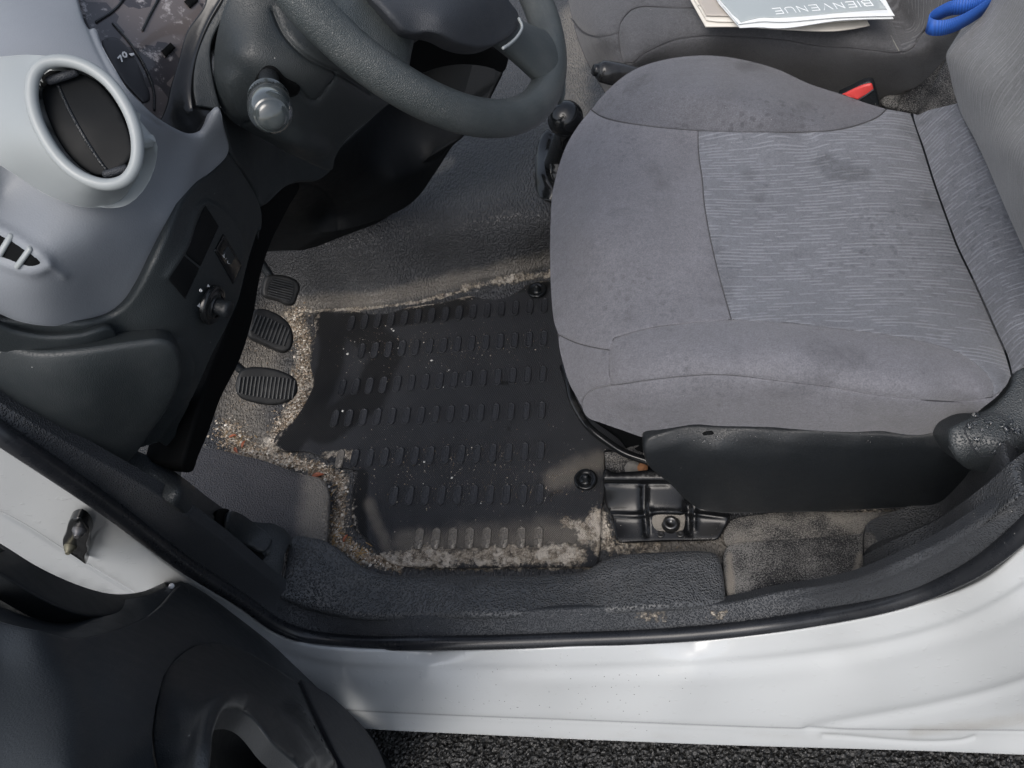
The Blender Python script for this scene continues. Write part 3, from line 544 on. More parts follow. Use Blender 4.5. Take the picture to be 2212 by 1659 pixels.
MO = Z('b1', [(590, 400), (600, 370), (640, 358), (735, 368), (800, 352), (1000, 345), (1180, 322), (1300, 305), (1400, 278), (1500, 262), (1640, 245), (1720, 222), (1800, 195), (1880, 190, 1)])+[(1330, 600, 1), (1400, 900, 1), (1405, 960, 1), (1306, 975, 1), (1306, 1060), (1300, 1110), (1296, 1180), (1290, 1226, 1), (1100, 1227), (900, 1226), (845, 1218)]+Z('b1', [(930, 1650), (870, 1580), (810, 1530), (795, 1400), (805, 1290), (830, 1215, 1), (720, 1190), (650, 1150), (560, 1115), (430, 1110), (375, 1080), (385, 1030), (470, 960), (540, 860), (590, 740), (570, 640), (572, 540), (600, 470)])
mo = patch('mat_sheet', MO, MS, m_mat, mat, step=9, rim=4, rk=1., skirt=.008, paint=p_mat, lift=.004)
def oval_pad():
    k = 20; prof = [(1., 0), (.97, .6), (.88, 1.), (.74, 1.), (.66, .72), (.3, .66)]; V = []; Fc = []
    for r, hh in prof:
        for i in range(k):
            a = 2*math.pi*i/k; x, y = math.cos(a), math.sin(a); V.append((.0078*x*r, (.0120 if y > 0 else -.0120)*(1 if abs(y) > 1e-6 else 0)+.0078*y*r, .0028*hh))
    for j in range(len(prof)-1):
        for i in range(k): Fc.append([j*k+i, j*k+(i+1) % k, (j+1)*k+(i+1) % k, (j+1)*k+i])
    Fc.append([(len(prof)-1)*k+i for i in range(k)]); me = bpy.data.meshes.new('raised_pad'); me.from_pydata(V, [], Fc); me.polygons.foreach_set('use_smooth', [True]*len(Fc)); me.update()
    for a_, v in (('dirt', 0.), ('wet', 0.), ('film', .12)):
        at = me.attributes.new(a_, 'FLOAT', 'POINT'); at.data.foreach_set('value', [v]*len(V))
    me.materials.append(m_slot); return me
pm = oval_pad(); pmd = pm.copy(); pmd.attributes['wet'].data.foreach_set('value', [.45]*len(pm.vertices)); pms = pm.copy(); pms.attributes['film'].data.foreach_set('value', [1.]*len(pm.vertices)); pms.attributes['dirt'].data.foreach_set('value', [.42]*len(pm.vertices))
rows = [(1835, 330, 78, 15), (1832, 508, 79, 14), (1825, 700, 81, 15), (1820, 895, 83.5, 15), (1815, 1115, 87, 14), (1810, 1345, 90, 10), (1805, 1580, 94, 8)]
for ri, (x0, y0, stp, cnt) in enumerate(rows):
    tilt = .04
    for i in range(cnt):
        bx = x0-stp*i*(1-.0035*i); by = y0+ (i*9 if ri == 0 else i*5.2 if ri < 3 else i*3.2 if ri < 5 else i*1.2)*(1 if ri else .75)
        (qx, qy), = Z('b1', [(bx, by)])
        if not inside(np.array([qx]), np.array([qy-14]), spline(MO, 10, True))[0]: continue
        p = MS.at(qx, qy, .0)[0]; p[2] += .0042
        o = bpy.data.objects.new('raised_pad', pms if (ri == 6 or (ri == 4 and i > 12)) else pmd if (ri == 0 or qx < 820-ri*12) else pm); COL.objects.link(o); o.parent = mat
        o.location = Vector(p-np.array([-.4, .75, 0])); o.rotation_euler = (0, 0, 0)
def clip(px, py, r, k):
    p = P(px, py, k); b_ = lathe('mat_fastener', p, (0, 0, 1), [(r, -.002), (r*1.02, .001), (r*.96, .0035), (r*.86, .0042), (r*.62, .0015), (r*.42, .0005), (r*.38, .002), (r*.30, .003)], m_gloss, mat, 32)
    q = b_ and lathe('post', p, (.05, -.05, 1), [(r*.32, .0), (r*.30, .006), (r*.24, .0075), (r*.24, .013), (r*.17, .0155), (.0001, .016)], m_black, b_, 20)
clip(1265, 1036, .0200, .006); clip(1160, 627, .0200, .014)

# ------------------------------------------------------------------ pedals
def pedal(name, label, out, ctrl, ribs, armpts):
    c = P(*ctrl[0]); t = thing(name, label, 'pedal', tuple(c), 'foot pedals'); s = Surf(ctrl)
    patch('pedal_pad', out, s, m_pedal, t, step=6, rim=7, rk=1.1, skirt=.016)
    V = []; Fc = []
    for a, b_ in ribs:
        pa = s.at(a[0], a[1], .0012)[0]; pb = s.at(b_[0], b_[1], .0012)[0]; g_ = tubeG(np.array([pa, pa*.5+pb*.5, pb]), .0021, 6); o0 = len(V)
        V += g_.reshape(-1, 3).tolist()
        for i in range(2):
            for j in range(6): Fc.append([o0+i*6+j, o0+i*6+(j+1) % 6, o0+(i+1)*6+(j+1) % 6, o0+(i+1)*6+j])
    mesh('tread_rib', V, Fc, m_tread, t)
    tube('pedal_arm', resample([P(*q) for q in armpts], 10), .008, m_black, t, 8)
def ribs(a, b, c, d_, n, inset=.08):
    """between edge a-b and edge c-d"""
    r = []
    for i in range(n):
        u = (i+.5)/n; p, q = np.array(a)*(1-u)+np.array(b)*u, np.array(c)*(1-u)+np.array(d_)*u; k = inset+.10*abs(2*u-1)**3; r.append((p*(1-k)+q*k, q*(1-k)+p*k))
    return r
def zz(pts): return Z('z4', pts)
pedal('clutch_pedal', 'black ribbed clutch pedal, nearest of the three to the open door', zz([(1465, 1270), (1478, 1200), (1505, 1155), (1560, 1137), (1680, 1142), (1780, 1172), (1838, 1210), (1855, 1260), (1845, 1310), (1800, 1355), (1700, 1380), (1600, 1368), (1490, 1325)]),
      [(575, 836, .15), (515, 830, .17), (640, 840, .13), (575, 795, .165), (575, 875, .13)], ribs(zz([(1490, 1180)])[0], zz([(1855, 1195)])[0], zz([(1470, 1320)])[0], zz([(1830, 1365)])[0], 15), [(560, 830, .13), (500, 780, .18), (440, 700, .3)])
pedal('brake_pedal', 'black ribbed brake pedal between the clutch and the accelerator', zz([(1590, 775), (1640, 768), (1700, 785), (1770, 828), (1812, 880), (1828, 950), (1812, 1020), (1770, 1045), (1700, 1022), (1620, 985), (1550, 945), (1548, 900)]),
      [(585, 712, .16), (545, 700, .18), (628, 730, .14), (590, 670, .17), (600, 750, .14)], ribs(zz([(1600, 790)])[0], zz([(1822, 890)])[0], zz([(1545, 930)])[0], zz([(1770, 1035)])[0], 10), [(575, 712, .14), (520, 680, .2), (470, 600, .3)])
pedal('accelerator_pedal', 'slim black accelerator pedal with worn ribs beside the tunnel', zz([(1660, 570), (1720, 562), (1800, 575), (1855, 602), (1872, 640), (1855, 700), (1835, 745), (1790, 750), (1740, 725), (1640, 690), (1640, 620)]),
      [(612, 622, .15), (580, 610, .17), (645, 640, .13), (620, 600, .16), (610, 650, .14)], ribs(zz([(1680, 575)])[0], zz([(1640, 690)])[0], zz([(1850, 615)])[0], zz([(1830, 740)])[0], 8), [(600, 622, .14), (560, 560, .2), (520, 500, .3)])

# ------------------------------------------------------------------ dashboard
dash = thing('dashboard', 'blue grey dashboard end with round air vent above a charcoal switch panel', 'dashboard', (-.45, .5, .6))
GS = Surf([(-60, -60, .88), (0, 0, .90), (180, 0, .885), (300, 160, .86), (330, 260, .835), (360, 100, .83), (420, 285, ('X', -.40)), (480, 300, ('X', -.388)), (470, 235, ('X', -.375)), (500, 330, ('X', -.392)), (0, 420, ('d', .63)), (80, 560, ('Y', .40)), (0, 690, ('Y', .385)), (100, 700, ('Y', .392)), (250, 685, ('Y', .43)), (330, 570, ('Y', .46)), (400, 440, ('X', -.41)), (200, 520, ('d', .635)), (200, 620, ('d', .67)), (180, 250, ('d', .63)), (-60, 400, ('d', .61))])
GO = [(-80, -80, 1), (150, -80, 1), (172, 0), (195, 55)]+Z('z1', [(740, 200), (800, 340), (900, 520), (1000, 680), (1120, 800), (1250, 915), (1370, 995), (1470, 1035), (1540, 1015), (1600, 940), (1660, 830), (1685, 822), (1720, 940), (1782, 1150), (1765, 1210), (1660, 1320), (1530, 1420), (1440, 1530), (1370, 1659)])+zz([(1110, 220), (1040, 350), (960, 510), (880, 660), (800, 770), (700, 840), (500, 885), (300, 898), (100, 865), (0, 825), (-120, 770, 1)])
HOLE = zz([(-60, 270), (60, 310), (180, 385), (260, 440), (300, 490), (270, 520), (200, 540), (110, 520), (0, 480), (-60, 455)])
patch('upper_panel', GO, GS, m_grey, dash, step=9, rim=10, skirt=.05, feats=[(Z('z1', [(600, -100), (640, 60), (700, 250), (790, 450), (900, 640), (1050, 830), (1250, 980)]), 'g', 5, -.0012), (Z('z1', [(1700, 900), (1500, 1130), (1380, 1500), (1300, 1659)]), 'g', 30, .004), (HOLE, 'g', 12, .003, True),
    (zz([(300, 490), (350, 530), (400, 570)]), 'g', 8, .002)])
patch('demister_vent', HOLE, GS, m_void, dash, step=8, rim=3, skirt=.004, lift=.0012)
dv = bpy.data.objects['demister_vent']
for a, b_ in (((70, 318), (-5, 440)), ((190, 398), (105, 515)), ((-50, 300), (-110, 400))):
    pa, pb = GS.at(*zz([a])[0], .003)[0], GS.at(*zz([b_])[0], .003)[0]; tube('slat', [pa, (pa+pb)/2, pb], .0022, m_silver, dv, 8, sx=1.4)
# vent pod
VP = Surf([(0, 120, ('d', .60)), (80, 118, ('d', .595)), (140, 125, ('d', .572)), (60, 200, ('d', .575)), (-60, 250, ('d', .60)), (0, 360, ('d', .60)), (60, 415, ('d', .615)), (150, 450, ('d', .62)), (230, 445, ('d', .618)), (280, 390, ('d', .60)), (300, 300, ('d', .585)), (270, 200, ('d', .585)), (200, 140, ('d', .58)), (90, 360, ('d', .575)), (181, 265, ('d', .560)), (200, 400, ('d', .568)), (240, 395, ('d', .572)), (290, 340, ('d', .575)), (65, 280, ('d', .562))])
patch('vent_pod', [(-80, 120, 1), (0, 118), (60, 114), (110, 118), (150, 124), (190, 140), (230, 175), (270, 235), (296, 300), (303, 350), (295, 390), (270, 430), (235, 450), (190, 453), (140, 442), (90, 420), (40, 388), (0, 362), (-80, 320, 1)], VP, m_silver, dash, step=8, rim=8, skirt=.03, feats=[(Z('z1', [(430, 490), (350, 515), (285, 590), (262, 720), (288, 880), (355, 1045), (465, 1205), (590, 1320), (720, 1390), (850, 1408), (955, 1370), (1022, 1280), (1042, 1130), (1012, 965), (930, 790), (815, 640), (685, 545), (560, 495)]), 'in', 10, -.075, True)])
RG = Z('z1', [(430, 470), (330, 500), (265, 580), (243, 720), (268, 880), (340, 1050), (450, 1215), (580, 1335), (720, 1405), (850, 1425), (970, 1385), (1040, 1285), (1062, 1130), (1033, 960), (950, 780), (830, 625), (690, 525), (560, 478)])
VR = Surf([(a, b_, ('d', .548+.00005*(a-180))) for a, b_ in ((60, 120), (300, 120), (60, 420), (300, 420), (181, 265))])
rg = spline(RG, 8, True)[::-1]; tube('vent_ring', VR.at(rg[:, 0], rg[:, 1]), .0044, m_silver, dash, 14, closed=True)
cen = rg.mean(0); inr = cen+(rg-cen)*.985; inr2 = cen+(rg-cen)*.95
G = np.array([VR.at(inr[:, 0], inr[:, 1], .0), VR.at(inr2[:, 0], inr2[:, 1], -.012), VR.at(inr2[:, 0], inr2[:, 1], -.035)]); grid('vent_sleeve', G, m_gloss, dash, wrapv=True)
patch('vent_back', [tuple(q) for q in (cen+(rg-cen)*.97)[::4]], Surf([(a, b_, ('d', .585)) for a, b_ in ((60, 120), (300, 120), (60, 420))]), m_void, dash, step=20, rim=0, skirt=0)
VF = Surf([(a, b_, ('d', v)) for a, b_, v in ((100, 190, .556), (160, 160, .560), (290, 340, .560), (220, 380, .558), (120, 300, .552), (230, 240, .556), (180, 270, .5525))])
fl = patch('vent_flap', Z('z1', [(345, 650), (600, 562), (700, 595), (775, 650), (920, 840), (1005, 1050), (1018, 1190), (975, 1262), (770, 1358), (670, 1325), (510, 1180), (395, 985), (332, 800), (318, 700)]), VF, m_flap, dash, step=7, rim=5, skirt=.02)
q = spline(Z('z1', [(440, 640), (520, 820), (640, 1040), (760, 1230), (820, 1310)]), 8); tube('flap_rib', VF.at(q[:, 0], q[:, 1], .0), .0013, m_black, fl, 8)
for a, b_ in (((375, 625), (585, 556)), ((810, 1350), (975, 1300))):
    pa, pb = VR.at(*Z('z1', [a])[0], -.008)[0], VR.at(*Z('z1', [b_])[0], -.008)[0]; tube('vent_blade', [pa, (pa+pb)/2, pb], .0032, m_pad, dash, 8)
# charcoal lower panel
LS = Surf([(350, 850, ('Y', .415)), (455, 650, ('X', -.42)), (490, 570, ('X', -.418)), (570, 450, ('X', -.428)), (520, 360, ('X', -.41)), (500, 320, ('X', -.402)), (408, 1010, ('Y', .435)), (300, 700, ('Y', .425)), (250, 700, ('Y', .42)), (0, 760, ('Y', .38)), (200, 720, ('Y', .405)), (545, 600, ('X', -.44)), (470, 840, ('X', -.47)), (440, 930, ('Y', .455)), (390, 560, ('X', -.408)), (0, 900, ('Y', .375)), (250, 1000, ('Y', .385))])
LO = Z('z2', [(140, 895, 1), (165, 925), (240, 1035), (310, 1150), (350, 1250), (356, 1330), (345, 1440)])+zz([(1625, 290), (1590, 380), (1540, 560), (1500, 720), (1420, 900), (1340, 1050), (1260, 1230), (1180, 1400), (1110, 1560)])+[(400, 1012), (380, 985), (340, 955, 1), (200, 1000, 1), (-60, 880, 1), (-60, 690, 1), (100, 698), (173, 699), (240, 684), (272, 660), (300, 622), (328, 570), (356, 514), (379, 460), (398, 424), (423, 394), (460, 366)]
lp = patch('lower_panel', LO, LS, m_dark, dash, step=9, rim=9, skirt=.03, feats=[(zz([(1040, 575), (1150, 400), (1270, 120), (1400, 180), (1500, 330), (1510, 450)]), 'g', 7, .0018), (zz([(720, 955), (900, 935), (1040, 945), (1150, 1000), (1210, 1100), (1200, 1250), (1120, 1420), (1030, 1540)]), 's', 8, .003)])
patch('trim_strip', zz([(-180, 760, 1), (0, 832), (100, 868), (300, 903), (500, 893), (670, 858), (690, 880), (712, 945), (690, 990), (660, 1012), (450, 1040), (200, 1040), (0, 990), (-180, 940, 1)]), LS, m_dark, dash, step=8, rim=7, skirt=.02, lift=.010)
patch('end_cover', zz([(-180, 940, 1), (0, 1000), (200, 1050), (450, 1045), (700, 1015), (900, 988), (1000, 982), (1080, 1012), (1122, 1085), (1130, 1180), (1110, 1265), (1050, 1400), (960, 1530), (880, 1650)])+[(290, 990), (262, 1012), (240, 1015), (215, 1012), (180, 992), (120, 950), (60, 912), (-70, 830, 1)],
      Surf([(0, 750, ('Y', .375)), (370, 770, ('Y', .405)), (385, 850, ('Y', .40)), (200, 850, ('Y', .372)), (0, 860, ('Y', .362)), (240, 1010, ('Y', .365)), (320, 930, ('Y', .39)), (100, 800, ('Y', .370)), (250, 900, ('Y', .378))]), m_dark, dash, step=9, rim=9, skirt=.03, bulge=.004, bw=50)
for o_ in (zz([(1272, 122, 1), (1362, 262, 1), (1246, 512, 1), (1140, 425, 1)]), zz([(1137, 436, 1), (1240, 524, 1), (1152, 716, 1), (1040, 582, 1)])):
    patch('switch_blank', o_, LS, m_flap, dash, step=7, rim=3, skirt=.004, lift=.0012)
hl = patch('headlamp_level_switch', zz([(1388, 308, 1), (1505, 505, 1), (1450, 622, 1), (1333, 412, 1)]), LS, m_gloss, dash, step=6, rim=3, skirt=.004, lift=.0016)
patch('thumb_wheel', zz([(1408, 385, 1), (1452, 455, 1), (1425, 500, 1), (1380, 425, 1)]), LS, m_dark, hl, step=5, rim=3, skirt=.003, lift=.003)
GL = {'B': [[(0, 0), (0, 1), (.5, 1), (.62, .88), (.62, .65), (.5, .53), (0, .53)], [(.5, .53), (.68, .4), (.68, .13), (.5, 0), (0, 0)]], 'I': [[(0, 0), (0, 1)]], 'E': [[(.6, 0), (0, 0), (0, 1), (.6, 1)], [(0, .52), (.5, .52)]], 'N': [[(0, 0), (0, 1), (.65, 0), (.65, 1)]], 'V': [[(0, 1), (.36, 0), (.72, 1)]],
      'U': [[(0, 1), (0, .25), (.12, .04), (.33, 0), (.54, .04), (.66, .25), (.66, 1)]], '7': [[(0, 1), (.6, 1), (.2, 0)]], '0': [[(.3, 0), (.08, .15), (0, .5), (.08, .85), (.3, 1), (.52, .85), (.6, .5), (.52, .15), (.3, 0)]], '1': [[(0, .75), (.25, 1), (.25, 0)]], '2': [[(0, .8), (.15, 1), (.45, 1), (.6, .78), (.5, .5), (0, 0), (.6, 0)]], '|': [[(0, 0), (0, 1)]], '-': [[(0, .5), (.5, .5)]], 'D': [[(0, 0), (0, 1), (.3, 1), (.6, .75), (.6, .25), (.3, 0), (0, 0)]], '=': [[(0, .2), (.4, .1)], [(0, .5), (.4, .4)], [(0, .8), (.4, .7)]]}
def writing(name, text, srf, o0, o1, up, mt, parent, w=.0005, gap=.28, lift=.001, widths=None):
    """thin strokes lying on srf; baseline runs o0 -> o1 (px), up = vector of letter height (px)"""
    o0, o1, up = map(lambda q: np.array(q, float), (o0, o1, up)); adv = {'I': 0, '|': 0, 'V': .72, '1': .3}; tot = sum(adv.get(c, .65)+gap for c in text)-gap
    V = []; Fc = []; x = 0
    for c in text:
        for st in GL[c]:
            st = [st[0]]+[s_ for s_ in st[1:]]; pp = [o0+(o1-o0)*(x+a)/tot+up*b_ for a, b_ in st]; P3 = [srf.at(q[0], q[1], lift)[0] for q in pp]
            for i in range(len(P3)-1):
                a, b_ = P3[i], P3[i+1]; t = (b_-a)/(np.linalg.norm(b_-a)+1e-9); s_ = np.cross(t, C0-a); s_ = s_/np.linalg.norm(s_)*w; a, b_ = a-t*w*.8, b_+t*w*.8; k = len(V)
                V += [a-s_, a+s_, b_+s_, b_-s_]; Fc.append([k, k+1, k+2, k+3])
        x += adv.get(c, .65)+gap
    return mesh(name, V, Fc, mt, parent, False)
writing('numerals', '012', LS, zz([(1424, 498)])[0], zz([(1386, 440)])[0], (5, -3), m_white, hl, .00025, lift=.0055)
writing('lamp_symbol', 'D=', LS, zz([(1475, 525)])[0], zz([(1463, 575)])[0], (-7, -3.5), m_white, hl, .0003, lift=.0035)
kp = LS.at(*zz([(1300, 745)])[0])[0]; e1 = LS.at(460, 655)[0]-LS.at(440, 655)[0]; e2 = LS.at(450, 670)[0]-LS.at(450, 640)[0]; kn = np.cross(e1, e2); kn *= np.sign(kn.dot(C0-kp)); kn /= np.linalg.norm(kn); kp = kp+kn*.003
kb = lathe('mirror_knob', kp, kn, [(.0205, -.001), (.0205, .002), (.0195, .004), (.017, .0045), (.0125, .005), (.0115, .007)], m_gloss, dash, 36)
kc = lathe('knob_cap', kp+kn*.006, kn, [(.0085, 0), (.0082, .006), (.0095, .010), (.0092, .013), (.006, .0145), (.0001, .0145)], m_black, kb, 24)
for i in range(16):
    a = i*math.pi/8; u = np.cross(kn, [0, 0, 1.]); u /= np.linalg.norm(u); v_ = np.cross(kn, u); c_ = kp+kn*.006+.0088*(math.cos(a)*u+math.sin(a)*v_)
    pass
KS = Surf([(x_, y_, ('P', kp+kn*.0052, kn)) for x_, y_ in ((420, 600), (480, 600), (450, 720))])
writing('numeral', '0', KS, zz([(1245, 670)])[0], zz([(1258, 670)])[0], (0, -6), m_white, kb, .0004, lift=.0005)
for tri in ([(1288, 640), (1308, 640), (1297, 620)], [(1246, 738), (1246, 770), (1228, 758)], [(1384, 712), (1384, 738), (1398, 726)]):
    pts = [KS.at(*zz([q])[0], .0006)[0] for q in tri]; mesh('arrow_mark', pts, [[0, 1, 2]], m_white, kb, False)
# side of the lower dash and centre stack (dark)
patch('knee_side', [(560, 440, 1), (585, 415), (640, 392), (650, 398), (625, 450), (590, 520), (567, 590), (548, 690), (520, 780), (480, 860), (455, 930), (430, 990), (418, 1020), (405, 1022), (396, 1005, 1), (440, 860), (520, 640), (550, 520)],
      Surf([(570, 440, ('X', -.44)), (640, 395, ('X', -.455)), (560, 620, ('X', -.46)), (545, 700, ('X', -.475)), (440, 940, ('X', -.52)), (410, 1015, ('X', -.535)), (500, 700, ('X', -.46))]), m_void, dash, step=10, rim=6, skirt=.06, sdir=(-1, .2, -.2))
CS = Surf([(530, 500, .22), (470, 440, .35), (540, 480, .25), (700, 507, .17), (640, 395, ('X', -.47)), (800, 320, ('X', -.45)), (900, 200, ('X', -.42)), (1000, 280, .35), (1080, 165, .40), (1050, 213, .36), (940, 375, .24), (905, 425, .20), (840, 470, .17), (740, 500, .165), (600, 512, .17), (700, 440, .25), (850, 380, .30), (600, 450, .3)])
patch('centre_stack', Z('z2', [(330, 1250, 1), (500, 1090), (700, 1000, 1), (1000, 700, 1), (1100, 250, 1), (1880, 100, 1), (1770, 455, 1), (1700, 590, 1), (1600, 740), (1540, 822), (1488, 872), (1370, 1070), (1290, 1185), (1200, 1258), (1080, 1312), (960, 1352), (830, 1388), (650, 1410), (480, 1425), (350, 1440), (300, 1460, 1)]), CS, m_stack, dash, step=12, rim=6, skirt=.10, sdir=(-.8, .1, -.5),
      feats=[(Z('z2', [(560, 1095), (700, 1130), (790, 1250), (800, 1390)]), 'g', 4, -.002), (Z('z2', [(800, 1250), (1100, 1100), (1300, 1000), (1450, 870)]), 'g', 14, .005)])
patch('bulkhead', [(380, 480, 1), (700, 440, 1), (700, 540, 1), (600, 660), (560, 780), (520, 860, 1), (420, 900, 1)], Surf([(x_, y_, ('X', -.86)) for x_, y_ in ((400, 500), (700, 500), (500, 900))]), m_void, dash, step=30, rim=0, skirt=0)
# instrument cluster
IS = Surf([(x_, y_, ('d', v)) for x_, y_, v in ((200, 0, .76), (440, 0, .80), (250, 120, .74), (380, 120, .78), (340, 260, .76))])
cl = patch('instrument_lens', Z('z1', [(560, -120, 1), (600, 0), (640, 150), (740, 400), (850, 600), (1000, 780), (1200, 980), (1300, 960), (1360, 760), (1450, 400), (1560, 150), (1720, -120, 1)]), IS, m_lens, dash, step=10, rim=3, skirt=.01)
patch('gauge_face', Z('z1', [(790, 320), (900, 300), (1020, 420), (1110, 600), (1150, 780), (1100, 800, 1), (950, 640, 1), (850, 480)]), IS, simple('gauge_black', (.03, .03, .034), .35, noise=.3), cl, step=7, rim=3, skirt=.003, lift=.002)
writing('numerals', '70', IS, Z('z1', [(935, 480)])[0], Z('z1', [(985, 425)])[0], (-7, -9), m_white, cl, .0007, lift=.0045)
patch('scale_mark', Z('z1', [(985, 432, 1), (1022, 425, 1), (1030, 440, 1), (1005, 452, 1)]), IS, m_white, cl, step=4, rim=1, skirt=.001, lift=.0045)
for o_ in ([(1420, 20, 1), (1480, -30, 1), (1530, 10, 1), (1465, 70, 1)], [(1240, 400, 1), (1310, 335, 1), (1350, 375, 1), (1275, 450, 1)]):
    patch('lens_slot', Z('z1', o_), IS, m_void, cl, step=6, rim=2, skirt=.002, lift=.003)
for pts in ([(1230, -20), (1160, 110), (1100, 235)], [(870, 180), (1000, 330), (1120, 520), (1185, 700), (1190, 850)], [(740, 170), (900, 60), (960, -20)]):
    q = spline(Z('z1', pts), 8); tube('lens_rib', IS.at(q[:, 0], q[:, 1], .001), .0013, m_black, cl, 6)
HS = Surf([(x_, y_, ('d', v)) for x_, y_, v in ((440, 0, .74), (400, 120, .74), (360, 260, .72), (440, 260, .74), (500, -20, .74), (430, 160, .74))])
patch('cluster_surround', Z('z1', [(1590, -120, 1), (1570, 30), (1440, 230), (1370, 480), (1310, 680), (1285, 800), (1235, 915), (1150, 1000, 1), (1500, 1100, 1), (1560, 1000), (1660, 850), (1600, 500), (1700, 200), (1850, -120, 1)]), HS, m_gloss, dash, step=9, rim=7, skirt=.04, feats=[(Z('z1', [(1750, -60), (1600, 200), (1510, 450), (1470, 700), (1480, 830)]), 'g', 4, .002)])
patch('cluster_side', Z('z1', [(1760, -120, 1), (1740, 0), (1620, 220), (1530, 450), (1490, 700), (1505, 830, 1), (1600, 842, 1), (1700, 860, 1), (1640, 600), (1640, 350), (1760, 100), (1850, -120, 1)]), HS, m_dark, dash, step=9, rim=3, skirt=.02, lift=.006)

# ------------------------------------------------------------------ steering column
colm = thing('steering_column', 'charcoal steering column cowl with a light stalk on its door side', 'steering column', (-.33, .7, .75))
KO = Z('z2', [(150, -60, 1), (100, 40), (55, 190), (32, 350), (33, 500), (55, 600), (95, 680), (150, 740), (230, 790), (330, 850), (480, 935), (640, 1005), (740, 1042), (775, 1040), (800, 960), (860, 860), (1000, 740), (1120, 640), (1250, 560, 1), (1000, 300, 1), (700, -60, 1)])
KU = Surf([(480, 0, ('d', .70)), (462, 120, ('d', .735)), (458, 200, ('d', .75)), (500, 270, ('d', .77)), (510, 120, ('d', .70)), (560, 160, ('d', .705)), (600, 60, ('d', .70)), (720, 160, ('d', .735)), (620, 230, ('d', .74)), (560, 300, ('d', .80)), (640, 360, ('d', .86)), (715, 375, ('d', .90)), (740, 310, ('d', .86)), (840, 230, ('d', .84)), (650, 310, ('d', .80)), (900, 100, ('d', .85))])
cow = patch('column_cowl', KO, KU, m_dark, colm, step=9, rim=14, skirt=.06, feats=[(Z('z2', [(800, 430), (795, 455), (740, 530), (690, 600), (665, 612), (630, 605), (585, 558), (560, 530)]), 'g', 3.5, -.003), (Z('z2', [(170, 480), (230, 650), (400, 770), (700, 890)]), 'g', 18, .006), (Z('z2', [(240, 735), (270, 700), (290, 690)]), 'g', 3.5, -.003), (Z('z2', [(410, 60), (470, 190), (600, 330), (800, 440), (1000, 560)]), 'g', 5, -.004)])
patch('knee_panel', Z('z2', [(90, 640, 1), (150, 870), (165, 935), (245, 1045), (315, 1160), (352, 1240), (380, 1225), (440, 1165), (500, 1118), (570, 1096), (680, 1088), (745, 1045), (780, 1000, 1), (600, 800, 1), (300, 700, 1)]), Surf([(500, 330, ('X', -.405)), (570, 440, ('X', -.43)), (640, 392, ('X', -.45)), (710, 370, ('X', -.44)), (480, 240, ('X', -.40)), (560, 350, ('X', -.425))]), m_dark, colm, step=9, rim=6, skirt=.03)
patch('stalk_hole', Z('z2', [(300, 500), (330, 430), (375, 392), (420, 400), (480, 460), (570, 520), (560, 560), (500, 580), (400, 560), (330, 530)]), KU, m_void, colm, step=7, rim=2, skirt=.003, lift=.0018)
sa = P(*Z('z2', [(385, 470)])[0], ('d', .70)); sb = P(*Z('z2', [(386, 600)])[0], ('d', .662)); sc_ = P(*Z('z2', [(400, 690)])[0], ('d', .622)); ax = sc_-sb; L = np.linalg.norm(ax); ax /= L
stk = tube('stalk_stem', [sa, (sa+sb)/2, sb], .009, m_black, colm, 14)
kn_ = lathe('stalk_knob', sb, ax, [(.010, -.012), (.0155, -.010), (.0175, -.004), (.0178, 0), (.0165, .001), (.0165, .003), (.0178, .004), (.0185, L*.5), (.0178, L*.8), (.0160, L*.93), (.0140, L), (.0136, L+.001), (.0125, L+.0008), (.012, L+.003), (.0085, L+.0052), (.004, L+.006), (.0001, L+.0062)], m_glass, colm, 40)

# ------------------------------------------------------------------ steering wheel
wh = thing('steering_wheel', 'worn black steering wheel with smooth airbag pad above the footwell', 'steering wheel', tuple(WC))
u_ = np.array([0, 1, 0.])-WN*WN[1]; u_ /= np.linalg.norm(u_); v_ = np.cross(WN, u_); aa = np.linspace(0, 2*np.pi, 160, endpoint=False)
tube('rim', [WC+.185*(math.cos(a)*u_+math.sin(a)*v_) for a in aa], .0182, m_wheel, wh, 28, closed=True, sx=1., sy=1.)
def wp(x, y, h=0.): return WC+u_*x+v_*y+WN*h
def spoke(p0, p1, w0, w1, h0, h1, bend=0.):
    p0, p1 = np.array(p0), np.array(p1); d = p1-p0; d /= np.linalg.norm(d); n_ = np.array([-d[1], d[0]]); G = []
    for t in np.linspace(0, 1, 18):
        c_ = p0*(1-t)+p1*t+n_*bend*math.sin(math.pi*t); w_ = w0*(1-t)**2.2+w1*(1-(1-t)**2.2); ring = []
        for k in np.linspace(0, 2*np.pi, 24, endpoint=False): ring.append(wp(*(c_+n_*w_*math.cos(k)), h0*(1-t)+h1*t+(.0135+.0035*(1-t)**2)*math.sin(k)))
        G.append(ring)
    grid('spoke', np.array(G), m_wheel, wh, wrapv=True)
spoke((.004, -.184), (-.045, -.075), .050, .026, .0, .022); spoke((-.176, .028), (-.05, .01), .055, .034, .0, .02); spoke((.17, .03), (.05, .0), .05, .03, .0, .02)
lathe('hub', WC-WN*.02, WN, [(.05, -.06), (.06, -.02), (.075, .0), (.07, .03), (.0001, .04)], m_black, wh, 32)
PDO = Z('z2', [(940, -80, 1), (1030, 0), (1095, 65), (1150, 130), (1195, 182), (1250, 202), (1340, 198), (1440, 226), (1530, 268), (1640, 290), (1720, 282), (1800, 250), (1860, 210), (1900, 155), (1890, 70), (1840, 0), (1800, -80, 1)])
def WV(h): return ('W', h)
